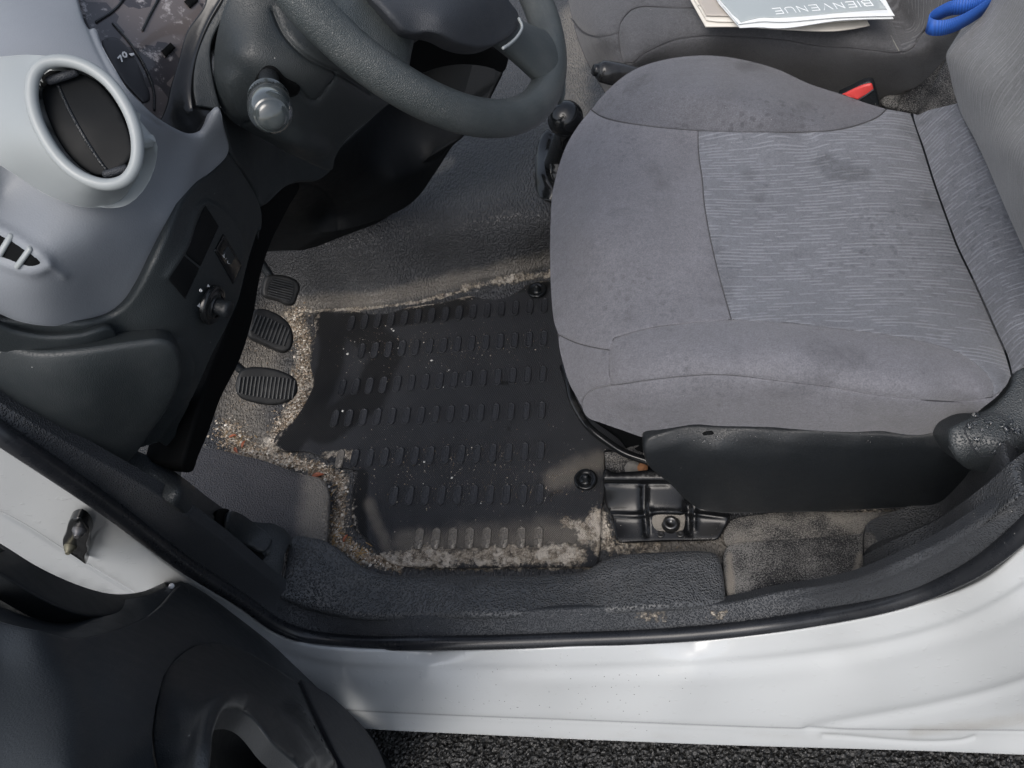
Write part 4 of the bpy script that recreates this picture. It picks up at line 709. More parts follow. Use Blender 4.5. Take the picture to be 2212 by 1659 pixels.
patch('airbag_pad', PDO, Surf([(800, -80, WV(.03)), (830, 40, WV(.035)), (950, 40, WV(.052)), (1000, 60, WV(.05)), (1060, 90, WV(.036)), (1110, 60, WV(.036)), (1000, -60, WV(.055)), (900, 70, WV(.035))]), m_pad, wh, step=7, rim=8, rk=1.2, skirt=.035)
q = spline(Z('z2', [(1790, 290), (1830, 265), (1880, 215), (1905, 160), (1885, 110)]), 6); pth = np.array([P(a, b_, WV(.042)) for a, b_ in q]); tube('pad_edge', pth, .0016, m_silver, wh, 6)
patch('lower_cowl', Z('z2', [(1100, 300, 1), (1190, 210, 1), (1400, 200, 1), (1750, 290, 1), (1830, 330, 1), (1790, 440), (1700, 410), (1550, 393), (1450, 403), (1350, 430), (1200, 500, 1)]), Surf([(x_, y_, ('d', v)) for x_, y_, v in ((850, 120, .92), (1080, 150, 1.0), (950, 80, .95), (1000, 150, 1.02))]), m_void, colm, step=8, rim=5, skirt=.05)  # near-black colour stands in for the shadow behind the wheel hub

# ------------------------------------------------------------------ driver seat
seat = thing('driver_seat', 'grey cloth driver seat with striped centre panel and black plastic side cover', 'car seat', (.25, .8, 0))
CU = Surf([(1190, 440, .31), (1187, 560, .31), (1203, 740, .30), (1230, 830, .29), (1260, 885, .27), (1222, 312, .34), (1275, 235, .36), (1260, 500, .372), (1300, 350, .378), (1400, 430, .38), (1330, 640, .365), (1280, 780, .335), (1508, 290, .368), (1520, 440, .366), (1545, 560, .362), (1580, 690, .365),
            (1450, 700, .368), (1700, 697, .37), (1830, 710, .366), (2028, 744, .36), (2144, 850, .345), (1500, 755, .385), (1700, 755, .395), (1900, 790, .385), (2060, 820, .365), (1337, 831, .345), (1400, 770, .372), (1550, 810, .378), (1700, 824, .376), (1890, 854, .37), (1998, 865, .36), (2120, 862, .345),
            (1700, 450, .352), (1900, 450, .348), (1700, 600, .350), (1950, 620, .345), (1750, 300, .358), (1968, 250, .345), (2000, 340, .335), (2060, 531, .33), (2110, 650, .328), (2174, 768, .33), (1917, 235, .355), (1770, 278, .37), (1630, 284, .372),
            (1400, 262, .385), (1350, 200, .392), (1380, 150, .39), (1500, 118, .385), (1600, 145, .378), (1750, 195, .36), (1850, 225, .352), (1550, 190, .41), (1480, 200, .408), (1700, 230, .385), (1650, 255, .39),
            (1340, 910, .27), (1403, 930, .262), (1450, 870, .33), (1500, 915, .27), (1681, 925, .265), (1690, 870, .335), (1905, 932, .265), (1900, 890, .33), (2028, 930, .268), (2069, 905, .28), (2100, 885, .32)])
def psurf(name, out, mt, step=9, rim=5, lift=0., feats=(), bulge=.0, skirt=.03, bw=40, **kw): return patch(name, out, CU, mt, seat, step=step, rim=rim, rk=1.0, lift=lift, feats=feats, bulge=bulge, bw=bw, skirt=skirt, **kw)
FB = Z('z3', [(262, 490, 1), (290, 512), (350, 536), (500, 563), (750, 588), (1000, 596), (1240, 593), (1380, 581), (1480, 556), (1560, 521), (1597, 487, 1)])
psurf('far_bolster', Z('z3', [(262, 490, 1), (300, 440), (400, 345), (480, 298), (600, 262), (720, 246), (830, 246), (940, 262), (1100, 305), (1250, 373), (1400, 422), (1500, 458), (1597, 487, 1)])+FB[::-1][1:-1], m_fabd, rim=4, skirt=.08)
SL = [(1508, 282), (1510, 336), (1517, 384), (1522, 442), (1545, 560), (1580, 690)]
NBT = [(1321, 832), (1315, 800), (1315, 760), (1326, 730, 1), (1380, 713), (1450, 701), (1580, 690), (1700, 697), (1830, 711), (1942, 726), (2028, 745), (2080, 765), (2129, 803), (2147, 835), (2144, 858, 1)]
NBB = [(2144, 858, 1), (2092, 867), (1998, 865), (1890, 854), (1793, 837), (1681, 824), (1600, 813), (1550, 810), (1470, 814), (1390, 823), (1337, 831), (1321, 832, 1)]
psurf('front_panel', [(1275, 235, 1), (1250, 266), (1222, 312), (1203, 365), (1191, 418), (1187, 480), (1186, 560), (1189, 640), (1196, 700), (1204, 722, 1), (1240, 739), (1280, 750), (1317, 756, 1), (1326, 730, 1), (1380, 713), (1450, 701), (1580, 690, 1)]+SL[::-1][1:-1]+[(1508, 282, 1), (1390, 270), (1318, 257), (1289, 246)], m_fab, rim=4, skirt=.05)
psurf('front_corner', [(1204, 722, 1), (1240, 739), (1280, 750), (1317, 756, 1), (1315, 800), (1321, 832, 1), (1283, 841), (1265, 853), (1257, 867), (1257, 885, 1), (1243, 857), (1228, 829), (1214, 784), (1206, 750)], m_fab, rim=4, skirt=.05)
psurf('near_bolster', NBT+NBB[1:-1], m_fab, rim=4, bulge=.003)
psurf('side_panel', [(1321, 832, 1), (1283, 841), (1265, 853), (1257, 867), (1257, 885), (1268, 903), (1300, 916), (1340, 930), (1403, 950), (1470, 952), (1550, 950), (1700, 955), (1905, 960), (2028, 960), (2080, 930, 1), (2110, 895), (2160, 853), (2172, 838, 1), (2144, 858, 1)]+NBB[1:-1], m_fab, rim=4)
psurf('centre_panel', SL[:1]+[(1508, 282, 1), (1630, 285), (1745, 285), (1812, 279), (1860, 267), (1899, 250), (1917, 234, 1), (1968, 243, 1), (1971, 252), (1994, 320), (2016, 390), (2048, 480), (2067, 531), (2100, 600), (2129, 664), (2148, 708), (2174, 768), (2186, 812, 1), (2172, 838), (2144, 858, 1), (2147, 835), (2129, 803), (2080, 765), (2028, 745), (1942, 726), (1830, 711), (1700, 697), (1580, 690, 1), (1545, 560), (1522, 442), (1517, 384), (1510, 336)], m_stripe, step=10, rim=4, bulge=.002)
# seams: thin stitched cords in the joints
def cord(name, pts, srf, mt, par, r=.0007, up=-.002):
    q = spline(pts, 8); tube(name, srf.at(q[:, 0], q[:, 1], up), r, mt, par, 6)
m_seam = simple('seam_thread', (.06, .06, .066), .85)
for pp in (FB, SL, NBT, NBB, [(1204, 722), (1240, 739), (1280, 750), (1317, 756)]): cord('seam', pp, CU, m_seam, seat)
# lower back and backrest
BL = Surf([(1968, 243, .345), (2058, 212, .40), (2016, 390, .335), (2128, 368, .385), (2067, 531, .33), (2198, 531, .375), (2129, 664, .33), (2260, 680, .37), (2174, 768, .33), (2230, 760, .37), (2050, 300, .375), (2130, 520, .365), (2180, 680, .360)])
patch('lower_back_panel', Z('n2', [(1457, 762, 1), (1480, 772), (1550, 742), (1660, 715), (1760, 690, 1)])+[(2085, 260), (2110, 310), (2150, 380), (2185, 450), (2215, 520), (2270, 640, 1), (2270, 780, 1), (2208, 790), (2186, 814, 1), (2174, 768), (2148, 708), (2129, 664), (2100, 600), (2067, 531), (2048, 480), (2016, 390), (1994, 320), (1971, 252)], BL, m_stripe, seat, step=9, rim=5, skirt=.04, bulge=.002)
BK = Surf([(2058, 211, .40), (2128, 368, .39), (2198, 531, .385), (2260, 680, .38), (2040, 128, ('X', .455)), (2131, 0, ('X', .50)), (2080, 60, ('X', .475)), (2100, 200, ('X', .440)), (2160, 330, ('X', .425)), (2212, 450, ('X', .415)), (2150, 100, ('X', .455)), (2212, 250, ('X', .430)), (2260, 500, ('X', .41)), (2200, 0, ('X', .475)), (2260, 0, ('X', .465)), (2260, 250, ('X', .425))])
patch('backrest', Z('n2', [(1765, 780), (1735, 690), (1712, 620), (1695, 540), (1680, 460), (1674, 400), (1682, 360), (1705, 320), (1750, 248), (1830, 125), (1910, 20), (1965, -60, 1)])+[(2290, -30, 1), (2290, 700, 1), (2212, 560), (2185, 500), (2150, 420), (2128, 368), (2095, 298)], BK, m_back, seat, step=10, rim=12, rk=1.1, skirt=.05, feats=[([(2050, 110), (2120, 0), (2160, -60)], 'g', 25, .004)])
# black side cover, recliner housing
SC = Surf([(x_, y_+dy, k) for x_, y_ in ((1550, 917), (1700, 927), (1850, 932), (1960, 935)) for dy, k in ((0, .266), (20, .262), (55, ('Y', .521)), (110, ('Y', .520)), (185, ('Y', .522)))]+[(1403, 942, .262), (1470, 926, .265), (1400, 985, .245), (1460, 962, .258), (1450, 1010, ('Y', .526)), (1505, 1100, ('Y', .528)), (2040, 930, .267), (2040, 990, .24), (2080, 1040, ('Y', .52)), (2200, 1040, ('Y', .50)), (2100, 1090, ('Y', .515))], .002)
patch('side_cover', Z('n3', [(945, 712), (1000, 692), (1080, 665), (1200, 632), (1320, 618), (1500, 622), (1991, 652)])+[(1793, 930), (1905, 935), (2000, 937), (2040, 925, 1), (2230, 930, 1), (2230, 1055, 1), (2150, 1085), (2068, 1096), (1930, 1104), (1793, 1111), (1650, 1114), (1577, 1115)]+Z('n3', [(1520, 1358), (1430, 1345), (1330, 1318), (1210, 1225), (1120, 1130), (1020, 1050), (940, 980), (905, 900), (893, 830), (905, 760)]), SC, m_black, seat, step=8, rim=9, rk=1., skirt=.03, sdir=(0, 1, 0),
      feats=[(Z('n3', [(930, 850), (1050, 850), (1180, 790), (1350, 735), (1500, 738), (1991, 780)])+[(1800, 972), (2000, 975)], 's', 12, -.0015)])
patch('cover_slot', Z('n3', [(1375, 690), (1400, 675), (1465, 675), (1470, 695), (1430, 705), (1385, 705)]), SC, m_void, seat, step=4, rim=1.5, skirt=.002, lift=.001)
LV = Surf([(2207, 787, .345), (2172, 838, .335), (2122, 885, .325), (2069, 915, .322), (2055, 950, .312), (2120, 920, .324), (2180, 900, .328), (2190, 965, .318), (2150, 990, .306), (2085, 990, .300), (2140, 1028, .262), (2212, 1000, .29), (2212, 860, .338), (2260, 900, .33), (2100, 1012, .275), (2212, 940, .322), (2110, 960, .314)], .0003)
hs_ = patch('recliner_housing', Z('n1', [(1560, 250, 1), (1440, 325), (1390, 348), (1362, 385), (1345, 430), (1290, 505), (1240, 553), (1180, 592), (1100, 630), (1035, 662), (985, 695), (975, 760), (990, 830), (1025, 890), (1075, 940), (1140, 968), (1250, 978), (1330, 955), (1420, 890), (1560, 790, 1)]), LV, m_hous, seat, step=7, rim=14, rk=1.1, skirt=.08, sdir=(0, .8, -.8))
SQ = Z('n1', [(1085, 690), (1105, 668), (1180, 635), (1262, 610), (1290, 618), (1318, 655), (1345, 710), (1362, 765), (1358, 790), (1330, 808), (1260, 838), (1185, 866), (1160, 858), (1130, 820), (1095, 750), (1080, 715)])
patch('housing_plate', SQ, LV, m_hous, hs_, step=6, rim=3, rk=.6, skirt=.002, lift=.0007); q = spline(SQ, 6, True); tube('plate_groove', LV.at(q[:, 0], q[:, 1], .0008), .0007, m_pad, hs_, 8, closed=True)
# rails, foot bracket, release bar
m_dusty = simple('dusty_steel', (.17, .165, .155), .7, .2, .5, 150, .0004)
RL = Surf([(x_, y_, v) for x_, y_, v in ((1306, 975, .045), (1400, 985, .045), (1306, 1010, .04), (1400, 1012, .04))])
patch('seat_rail', Z('n3', [(583, 838, 1), (700, 838), (780, 800), (910, 770, 1), (940, 1000, 1), (760, 1010), (600, 1000, 1), (590, 930, 1)]), RL, m_carpet, seat, step=6, rim=3, skirt=.03, paint=lambda px, py, d: {'dirt': px*0+.5}, feats=[(Z('n3', [(590, 905), (900, 905)]), 'g', 4, -.006), (Z('n3', [(590, 885), (900, 890)]), 'g', 3, .002)])
lathe('rail_rivet', RL.at(*Z('n3', [(815, 978)])[0], .001)[0], (0, -.2, 1), [(.014, 0), (.0135, .0012), (.006, .0015), (.0055, .0015), (.0001, .0015)], m_dusty, seat, 20)
lathe('rail_rivet', RL.at(*Z('n3', [(893, 972)])[0], .001)[0], (0, -.2, 1), [(.009, 0), (.0085, .003), (.0001, .0035)], simple('rusty_steel', (.28, .13, .06), .8, noise=.5, ns=200), seat, 16)
BR = Surf([(1305, 1020, .07), (1500, 1020, .07), (1305, 1045, .058), (1500, 1045, .058), (1310, 1100, .02), (1500, 1100, .02), (1330, 1118, .016), (1560, 1118, .016), (1335, 1170, .012), (1555, 1165, .012)])
p_ = Z('n3', [(570, 1020), (580, 990), (605, 982), (640, 1005), (760, 1005), (1050, 1000), (1300, 1100, 1), (1600, 1360), (1560, 1450), (1505, 1540), (1475, 1554, 1), (1100, 1565), (705, 1577, 1), (685, 1560), (650, 1400), (630, 1340), (595, 1280), (580, 1150)])
brk = patch('foot_bracket', p_, BR, floor_mat_material('dirty_bracket_paint', (.007, .0075, .0085), .26, 300, .00004, 'voro'), seat, paint=lambda px, py, d: {'dirt': np.clip((py-1105)/60., 0, 1)*.30, 'film': np.clip((py-1100)/60., 0, 1)*.25, 'wet': px*0}, step=6, rim=4, skirt=.02, feats=[(Z('n3', [(585, 1050), (1100, 1050)]), 'g', 8, .005), (Z('n3', [(600, 1100), (1100, 1105)]), 'g', 5, -.003), (Z('n3', [(640, 1350), (900, 1350), (960, 1330), (1230, 1330), (1300, 1340), (1560, 1375)]), 'g', 6, .004),
    (Z('n3', [(905, 1130), (905, 1300), (930, 1440), (935, 1500)]), 'g', 8, -.006), (Z('n3', [(945, 1300), (950, 1500)]), 'g', 6, .004), (Z('n3', [(1260, 1280), (1270, 1480)]), 'g', 8, -.006), (Z('n3', [(1310, 1300), (1305, 1470)]), 'g', 6, .004)])
patch('sand_patch', Z('n3', [(975, 1340), (1010, 1328), (1090, 1330), (1200, 1322), (1232, 1340), (1235, 1430), (1215, 1480), (1120, 1490), (1000, 1470), (970, 1420)]), BR, m_carpet, brk, step=5, rim=2, skirt=.001, lift=.0012, paint=lambda px, py, d: {'dirt': px*0+.9})
bp_ = BR.at(*Z('n3', [(1120, 1425)])[0], .001)[0]; lathe('bolt', bp_, (0, -.05, 1), [(.0150, -.001), (.0150, .0015), (.0125, .0028), (.0118, .0065), (.0105, .0075), (.0055, .0078), (.0048, .004), (.0001, .004)], m_bolt, brk, 28)
for q in ((1040, 1508), (1197, 1505)): lathe('spot_weld', BR.at(*Z('n3', [q])[0], .0006)[0], (0, 0, 1), [(.0062, 0), (.0060, .0013), (.0045, .0016), (.0001, .0006)], m_bolt, brk, 14)
q = [P(a, b_, k) for (a, b_), k in zip(Z('n3', [(250, 150), (295, 290), (315, 390), (365, 500), (455, 635), (600, 755), (750, 850), (950, 920)]), (.10, .10, .095, .09, .085, .08, .078, .078))]
tube('release_bar', resample(q, 40), .0068, m_brack, seat, 14)
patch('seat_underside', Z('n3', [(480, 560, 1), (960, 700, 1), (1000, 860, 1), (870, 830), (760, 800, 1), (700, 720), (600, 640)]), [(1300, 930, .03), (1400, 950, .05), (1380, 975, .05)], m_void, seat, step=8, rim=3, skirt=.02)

# ------------------------------------------------------------------ passenger seat
pseat = thing('passenger_seat', 'dark grey cloth passenger seat behind the driver seat, with brochures lying on it', 'car seat', (.3, 1.4, 0))
PU = Surf([(1223, 0, .34), (1232, 38, .33), (1247, 88, .30), (1267, 138, .26), (1300, 194, .18), (1330, 240, .14), (1290, 79, .37), (1336, 70, .385), (1300, -20, .40), (1400, 20, .40), (1500, 20, .40), (1340, 110, .36), (1340, 160, .31), (1365, 137, .355), (1420, 103, .372), (1530, 79, .375), (1700, 88, .372), (1850, 106, .372), (1945, 114, .375),
            (1600, 40, .40), (1800, 50, .39), (1750, -40, .40), (1968, 60, .38), (1400, 160, .30), (1600, 120, .31), (1600, 200, .20), (1800, 160, .28), (1800, 230, .16), (1950, 160, .30), (1920, 215, .20), (2000, 130, .36), (1990, 190, .26), (2060, 60, .46), (2100, 0, .52), (2040, 130, .34), (1980, 100, .39)])
def pp(name, out, mt, **kw): return patch(name, out, PU, mt, pseat, step=10, rim=4, skirt=.04, **kw)
pp('front_panel', Z('n4', [(385, -60, 1), (402, 0), (418, 70), (435, 135, 1), (500, 220), (570, 260), (650, 272), (740, 255), (785, 236, 1), (795, 175), (830, 115), (880, 68), (950, 46), (1050, 46), (1200, 53), (1357, 56), (1500, 56, 1), (1600, -60, 1)]), m_pfab)
pp('front_lower_panel', Z('n4', [(435, 135, 1), (455, 220), (480, 300), (515, 390), (550, 470), (600, 560), (660, 660), (740, 780, 1), (900, 640, 1), (880, 470, 1), (810, 470, 1), (790, 380), (785, 300), (785, 236, 1), (740, 255), (650, 272), (570, 260), (500, 220)]), m_pfab)
SE1 = Z('z3', [(455, 282), (500, 245), (560, 215), (650, 180), (730, 168), (800, 164), (950, 168), (1050, 175), (1150, 185), (1230, 200), (1300, 211), (1420, 217), (1540, 230), (1600, 238), (1655, 240)])
pp('bolster', Z('n4', [(785, 236, 1), (795, 175), (830, 115), (880, 68), (950, 46), (1050, 46), (1200, 53), (1357, 56), (1500, 56, 1)])+[(1600, -40, 1), (1900, -40, 1), (1950, 100, 1), (1944, 115, 1)]+SE1[::-1][1:-1]+[(1368, 136, 1), (1345, 138, 1), (1338, 110), (1336, 88)], m_pfab, bulge=.003)
pp('side_panel', [(1340, 138, 1)]+SE1+[(1957, 112), (1966, 108), (1990, 72), (2020, 40), (2048, 10), (2080, -30, 1), (2170, -30, 1), (2100, 60), (2060, 110), (2010, 165), (1988, 185), (1960, 200), (1935, 212), (1900, 222), (1860, 240, 1), (1800, 300, 1), (1400, 260, 1), (1330, 200, 1)], m_pfab)
pp('backrest', [(1900, -40, 1), (1912, 0), (1918, 40), (1930, 75), (1944, 112, 1), (1957, 112), (1966, 106), (1990, 72), (2020, 40), (2048, 10), (2080, -30, 1)], m_pstripe)
for q in (SE1, Z('n4', [(435, 135), (500, 220), (570, 260), (650, 272), (740, 255), (785, 236), (795, 175), (830, 115), (880, 68), (950, 46), (1050, 46), (1357, 56)])): cord('seam', q, PU, m_seam, pseat, .0012)
cord('seam', [(1914, 50), (1920, 68), (1930, 88), (1942, 110)], PU, simple('worn_seam', (.22, .22, .2), .8), pseat, .0008, .001)
cord('seam', [(1950, 113), (1962, 106), (1990, 72), (2020, 40), (2048, 10), (2080, -30)], PU, m_seam, pseat, .0012)
# cover at the passenger seat hinge and belt sleeve
sl_ = thing('belt_anchor_sleeve', 'dark grey fabric sleeve and carpet tucked between the two seats', 'seat trim', (.4, 1.15, .2))
SLs = Surf([(1905, 215, .25), (1960, 225, .24), (2000, 190, .25), (2090, 100, .30), (1970, 235, .24), (2060, 210, .20)])
patch('sleeve_panel', Z('n2', [(1380, 650, 1), (1460, 600), (1540, 530), (1640, 400), (1740, 240), (1860, 60, 1), (1900, 100, 1), (1700, 400), (1600, 600), (1530, 745), (1490, 768), (1450, 755), (1400, 735), (1350, 740), (1335, 700)]), SLs, m_carpet, sl_, step=8, rim=8, skirt=.05, paint=lambda px, py, d: {'dirt': px*0-.5})
patch('belt_anchor', Z('n2', [(1238, 680), (1270, 652), (1320, 645), (1368, 652), (1362, 700), (1350, 745), (1290, 740), (1245, 715)]), SLs, m_carpet, sl_, step=6, rim=7, skirt=.04, lift=.012, paint=lambda px, py, d: {'dirt': px*0-.3})
patch('rear_carpet_pad', Z('n2', [(1480, 720, 1), (1700, 380, 1), (1790, 400, 1), (1790, 780, 1), (1500, 790, 1)]), [(1980, 240, .2), (2060, 120, .22), (2070, 250, .2), (2000, 200, .2)], m_carpet, sl_, step=12, rim=4, skirt=.02, paint=lambda px, py, d: {'dirt': px*0-.6})

# ------------------------------------------------------------------ brochures, strap, buckle, levers
BB = Surf([(1500, 0, .425), (1530, 55, .412), (1870, 55, .412), (1880, 0, .42), (1700, 60, .418), (1700, -40, .425)])
be = thing('beige_brochure', 'beige brochure lying underneath the grey one on the passenger seat', 'brochure', tuple(P(1560, 40, .41)))
patch('back_leaf', [(1480, -40, 1), (1492, 0, 1), (1524, 57, 1), (1600, 57), (1700, 63), (1800, 66), (1838, 62), (1880, 54, 1), (1874, 44, 1), (1850, -40, 1)], BB, m_cream, be, step=10, rim=1.5, skirt=.002, bulge=.002, bw=30)
patch('cover', [(1484, -40, 1), (1497, 0, 1), (1526, 48, 1), (1550, 51), (1620, 51), (1740, 56), (1882, 46, 1), (1874, 36, 1), (1860, -40, 1)], BB, m_cream, be, step=8, rim=1.5, skirt=.0015, lift=.005, bulge=.003)
patch('cover_picture', Z('n5', [(290, -60, 1), (345, 30, 1), (418, 165, 1), (560, 170), (680, 172, 1), (520, -60, 1)]), BB, m_beige, be, step=8, rim=1, skirt=.0005, lift=.0095)
q = spline(Z('n5', [(345, 38), (430, 50), (500, 52), (570, 55)]), 6); tube('fold_line', BB.at(q[:, 0], q[:, 1], .0100), .0008, m_cream, be, 5)
GB = Surf([(1560, 0, .437), (1598, 56, .428), (1700, 45, .440), (1931, 37, .437), (1895, 0, .444), (1750, -40, .446), (1800, 40, .442)])
gb = thing('grey_brochure', 'pale grey folded brochure reading BIENVENUE, lying on top on the passenger seat', 'brochure', tuple(P(1750, 30, .43)))
patch('back_leaf', Z('n5', [(480, -60, 1), (530, 20, 1), (700, 218, 1), (850, 214), (1000, 222), (1100, 218), (1300, 190), (1500, 160), (1700, 148), (1985, 143, 1), (1860, -60, 1)]), GB, m_paperw, gb, step=8, rim=1.5, skirt=.002, lift=-.002)
patch('cover', Z('n5', [(480, -60, 1), (520, 0, 1), (690, 206, 1), (800, 192), (900, 182), (1000, 186), (1100, 185), (1300, 168), (1500, 152), (1700, 144), (1860, 140), (1988, 138, 1), (1970, 110), (1880, -60, 1)]), GB, m_paperw, gb, step=8, rim=1.2, skirt=.001, lift=.002)
patch('printed_panel', Z('n5', [(490, -60, 1), (528, 0, 1), (640, 130, 1), (690, 172), (712, 198, 1), (780, 178), (870, 158), (1000, 158), (1200, 148), (1500, 120), (1700, 104), (1920, 90, 1), (1850, 0, 1), (1810, -60, 1)]), GB, m_paper, gb, step=8, rim=.8, skirt=.0004, lift=.0032)
writing('title_lettering', 'BIENVENUE', GB, Z('n5', [(1775, 2)])[0], Z('n5', [(968, 74)])[0], (8.5, 11.5), m_paperw, gb, .0011, .34, .0048)
st_ = thing('blue_strap', 'looped bright blue webbing strap hanging over the passenger seat side', 'strap', tuple(P(2030, 45, .5)))
lo = Z('n2', [(2100, -120), (1960, 8), (1850, 42), (1730, 52), (1640, 90), (1580, 130), (1562, 165), (1590, 185), (1660, 188), (1750, 165), (1850, 115), (1960, 40), (2080, -60)])
ks = [.53]*13
pth = resample(np.array([P(a, b_, k) for (a, b_), k in zip(lo, ks)]), 90); t_ = np.gradient(pth, axis=0); t_ /= np.linalg.norm(t_, axis=1)[:, None]
ww = np.tile([.0, .12, 1.], (len(pth), 1)); nn_ = np.cross(t_, ww)
G = np.array([pth+ww*a+nn_*b_ for a, b_ in ((-.0105, -.0007), (.0105, -.0007), (.0105, .0007), (-.0105, .0007))]); grid('webbing', G, m_blue, st_, wrapu=True)
bk = thing('seat_belt_buckle', 'seat belt buckle with red release button between the seats', 'buckle', tuple(P(1860, 200, .34)))
KB = Surf([(1822, 205, .350), (1876, 180, .375), (1892, 215, .345), (1850, 225, .34)])
patch('buckle_housing', Z('n2', [(960, 640, 1), (1020, 615), (1170, 553), (1193, 558), (1215, 620), (1240, 715, 1), (1100, 760, 1)]), KB, m_black, bk, step=6, rim=4, skirt=.03)
patch('release_button', Z('n2', [(985, 634, 1), (1172, 560), (1184, 562), (1196, 600, 1), (1150, 635), (1090, 672, 1)]), KB, m_red, bk, step=5, rim=4, skirt=.006, lift=.0035)
q = Z('n2', [(1197, 605), (1150, 640), (1095, 676)]); tube('button_edge', KB.at([a for a, _ in q], [b_ for _, b_ in q], .004), .0014, m_pad, bk, 6)
hb = thing('handbrake_lever', 'black handbrake lever poking out between the two seats', 'handbrake', tuple(P(1300, 155, .33)))
a0 = P(1300, 154, .375); a1 = P(1400, 174, .335); hd = (a1-a0)/np.linalg.norm(a1-a0)
tube('grip', resample([a0, a0+hd*.03, a0+hd*.07, a1, a1+hd*.1], 16), [.0185, .0198, .0202]+[.0204]*13, m_brack, hb, 20, sx=1.0)
tube('grip_cap', [a0-hd*.004, a0+hd*.004, a0+hd*.012], [.015, .0185, .0195], m_black, hb, 20)
lathe('push_button', a0-hd*.004, -hd, [(.0105, -.004), (.0105, .010), (.0085, .0125), (.0001, .0125)], m_gloss, hb, 16)
gl = thing('gear_lever', 'glossy black gear lever knob, wet with raindrops, in front of the driver seat', 'gear lever', tuple(P(1200, 380, .16)))
kt = P(1224, 245, .35); kb_ = P(1192, 360, .16); ga = (kt-kb_)/np.linalg.norm(kt-kb_); ga = ga*.85+np.array([0, -.05, .35]); ga /= np.linalg.norm(ga)
lathe('knob', kt-ga*.028, ga, [(.013, -.07), (.015, -.04), (.018, -.02), (.0265, -.004), (.0315, .003), (.0322, .006), (.0305, .0075), (.0300, .009), (.0305, .014), (.0290, .024), (.0240, .033), (.0165, .039), (.008, .042), (.0001, .043)], m_gloss, gl, 40)
GF = Surf([(1160, 400, .155), (1175, 330, .165), (1195, 290, .17), (1200, 430, .155), (1215, 350, .17), (1180, 380, .175)])
patch('gaiter_frame', Z('n4', [(262, 950), (240, 960), (205, 1010), (180, 1080), (168, 1180), (165, 1300), (172, 1400), (190, 1455), (215, 1485), (300, 1500, 1), (420, 1300, 1), (420, 950, 1), (300, 960)]), GF, m_gloss, gl, step=6, rim=10, rk=1.1, skirt=.03, feats=[(Z('n4', [(275, 1040), (262, 1120), (260, 1250), (275, 1330), (310, 1375)]), 's', 6, .006)])
GG = Surf([(1190, 370, .19), (1215, 310, .225), (1195, 330, .205), (1205, 400, .17), (1230, 330, .22)])
patch('gaiter', Z('n4', [(380, 1000), (340, 1020), (305, 1070), (280, 1130), (265, 1200), (270, 1290), (300, 1350), (400, 1300, 1), (460, 1100, 1), (430, 1000)]), GG, m_gloss, gl, step=6, rim=10, skirt=.03, feats=[(Z('n4', [(420, 1020), (350, 1080), (300, 1200)]), 'g', 10, .004)])
tube('lever_shaft', [kb_-ga*.02, (kt+kb_)/2-ga*.03, kt-ga*.05], [.02, .017, .014], m_black, gl, 16)

# ------------------------------------------------------------------ sand, grit and leaves
def rock(r, n=0):
    v = np.array([(1, 0, 0), (-1, 0, 0), (0, 1, 0), (0, -1, 0), (0, 0, 1), (0, 0, -1)], float)*RNG.uniform(.6, 1.25, (6, 1))*np.array([1, RNG.uniform(.6, 1.1), .6]); a = RNG.uniform(0, 6.28); c_, s_ = math.cos(a), math.sin(a)
    return v@np.array([[c_, s_, 0], [-s_, c_, 0], [0, 0, 1]])*r
RF = [(0, 2, 4), (2, 1, 4), (1, 3, 4), (3, 0, 4), (2, 0, 5), (1, 2, 5), (3, 1, 5), (0, 3, 5)]
def scatter(name, label, lines, n, r0, r1, srf, mt, cat='debris', up=.0015):
    V = []; Fc = []; lens = [max(20, sum(np.hypot(*(np.array(l[0][i+1])-np.array(l[0][i]))) for i in range(len(l[0])-1)))*l[1] for l in lines]; pr = np.array(lens)/sum(lens)
    for _ in range(n):
        l = lines[RNG.choice(len(lines), p=pr)]; i = RNG.integers(len(l[0])-1); t = RNG.uniform(); q = np.array(l[0][i])*(1-t)+np.array(l[0][i+1])*t+RNG.normal(0, l[1]*.6, 2)
        if 1190 < q[0] < 1300 and q[1] < 850: continue
        p = srf.at(q[0], q[1])[0]+[0, 0, up]; r = r0+(r1-r0)*RNG.uniform()**4; k = len(V); V += (rock(r)+p).tolist(); Fc += [(a+k, b_+k, c_+k) for a, b_, c_ in RF]
    o = mesh(name, V, Fc, mt, None, False); o['label'] = label; o['category'] = cat; o['kind'] = 'stuff'; return o
NOTCH = [([(490, 925), (515, 965), (560, 995)], 30), ([(600, 995), (690, 1018), (742, 1042)], 16), ([(735, 1050), (725, 1150), (770, 1200)], 16), ([(760, 1195), (860, 1222)], 12), ([(635, 690), (662, 760), (648, 870), (600, 940)], 20), ([(640, 668), (660, 675)], 10)]
scatter('grit', 'sand and gravel gathered on the floor around the floor mat', NOTCH, 7500, .0007, .0040, FS, m_peb, up=.001)
scatter('sand', 'pale sand along the near edge of the floor mat', [([(860, 1212), (1250, 1208)], 14), ([(1265, 1160), (1295, 1100)], 14), ([(705, 985), (760, 985)], 10), ([(760, 675), (1000, 655), (1150, 622)], 8), ([(1320, 1180), (1500, 1182)], 8), ([(1590, 1145), (1900, 1130)], 12), ([(750, 750), (1150, 750)], 60), ([(800, 1000), (1250, 1050)], 90)], 3600, .0004, .0015, MS, m_peb, up=.005)
WH = [(753, 768), (782, 768), (800, 765), (852, 718), (744, 757), (768, 742), (848, 714), (934, 782), (922, 797), (971, 803), (959, 840), (919, 838), (862, 756), (986, 752), (912, 837), (1040, 1090), (1000, 828), (838, 828), (742, 891), (1021, 738), (978, 1035), (918, 1001), (851, 686)]
used_ = set()
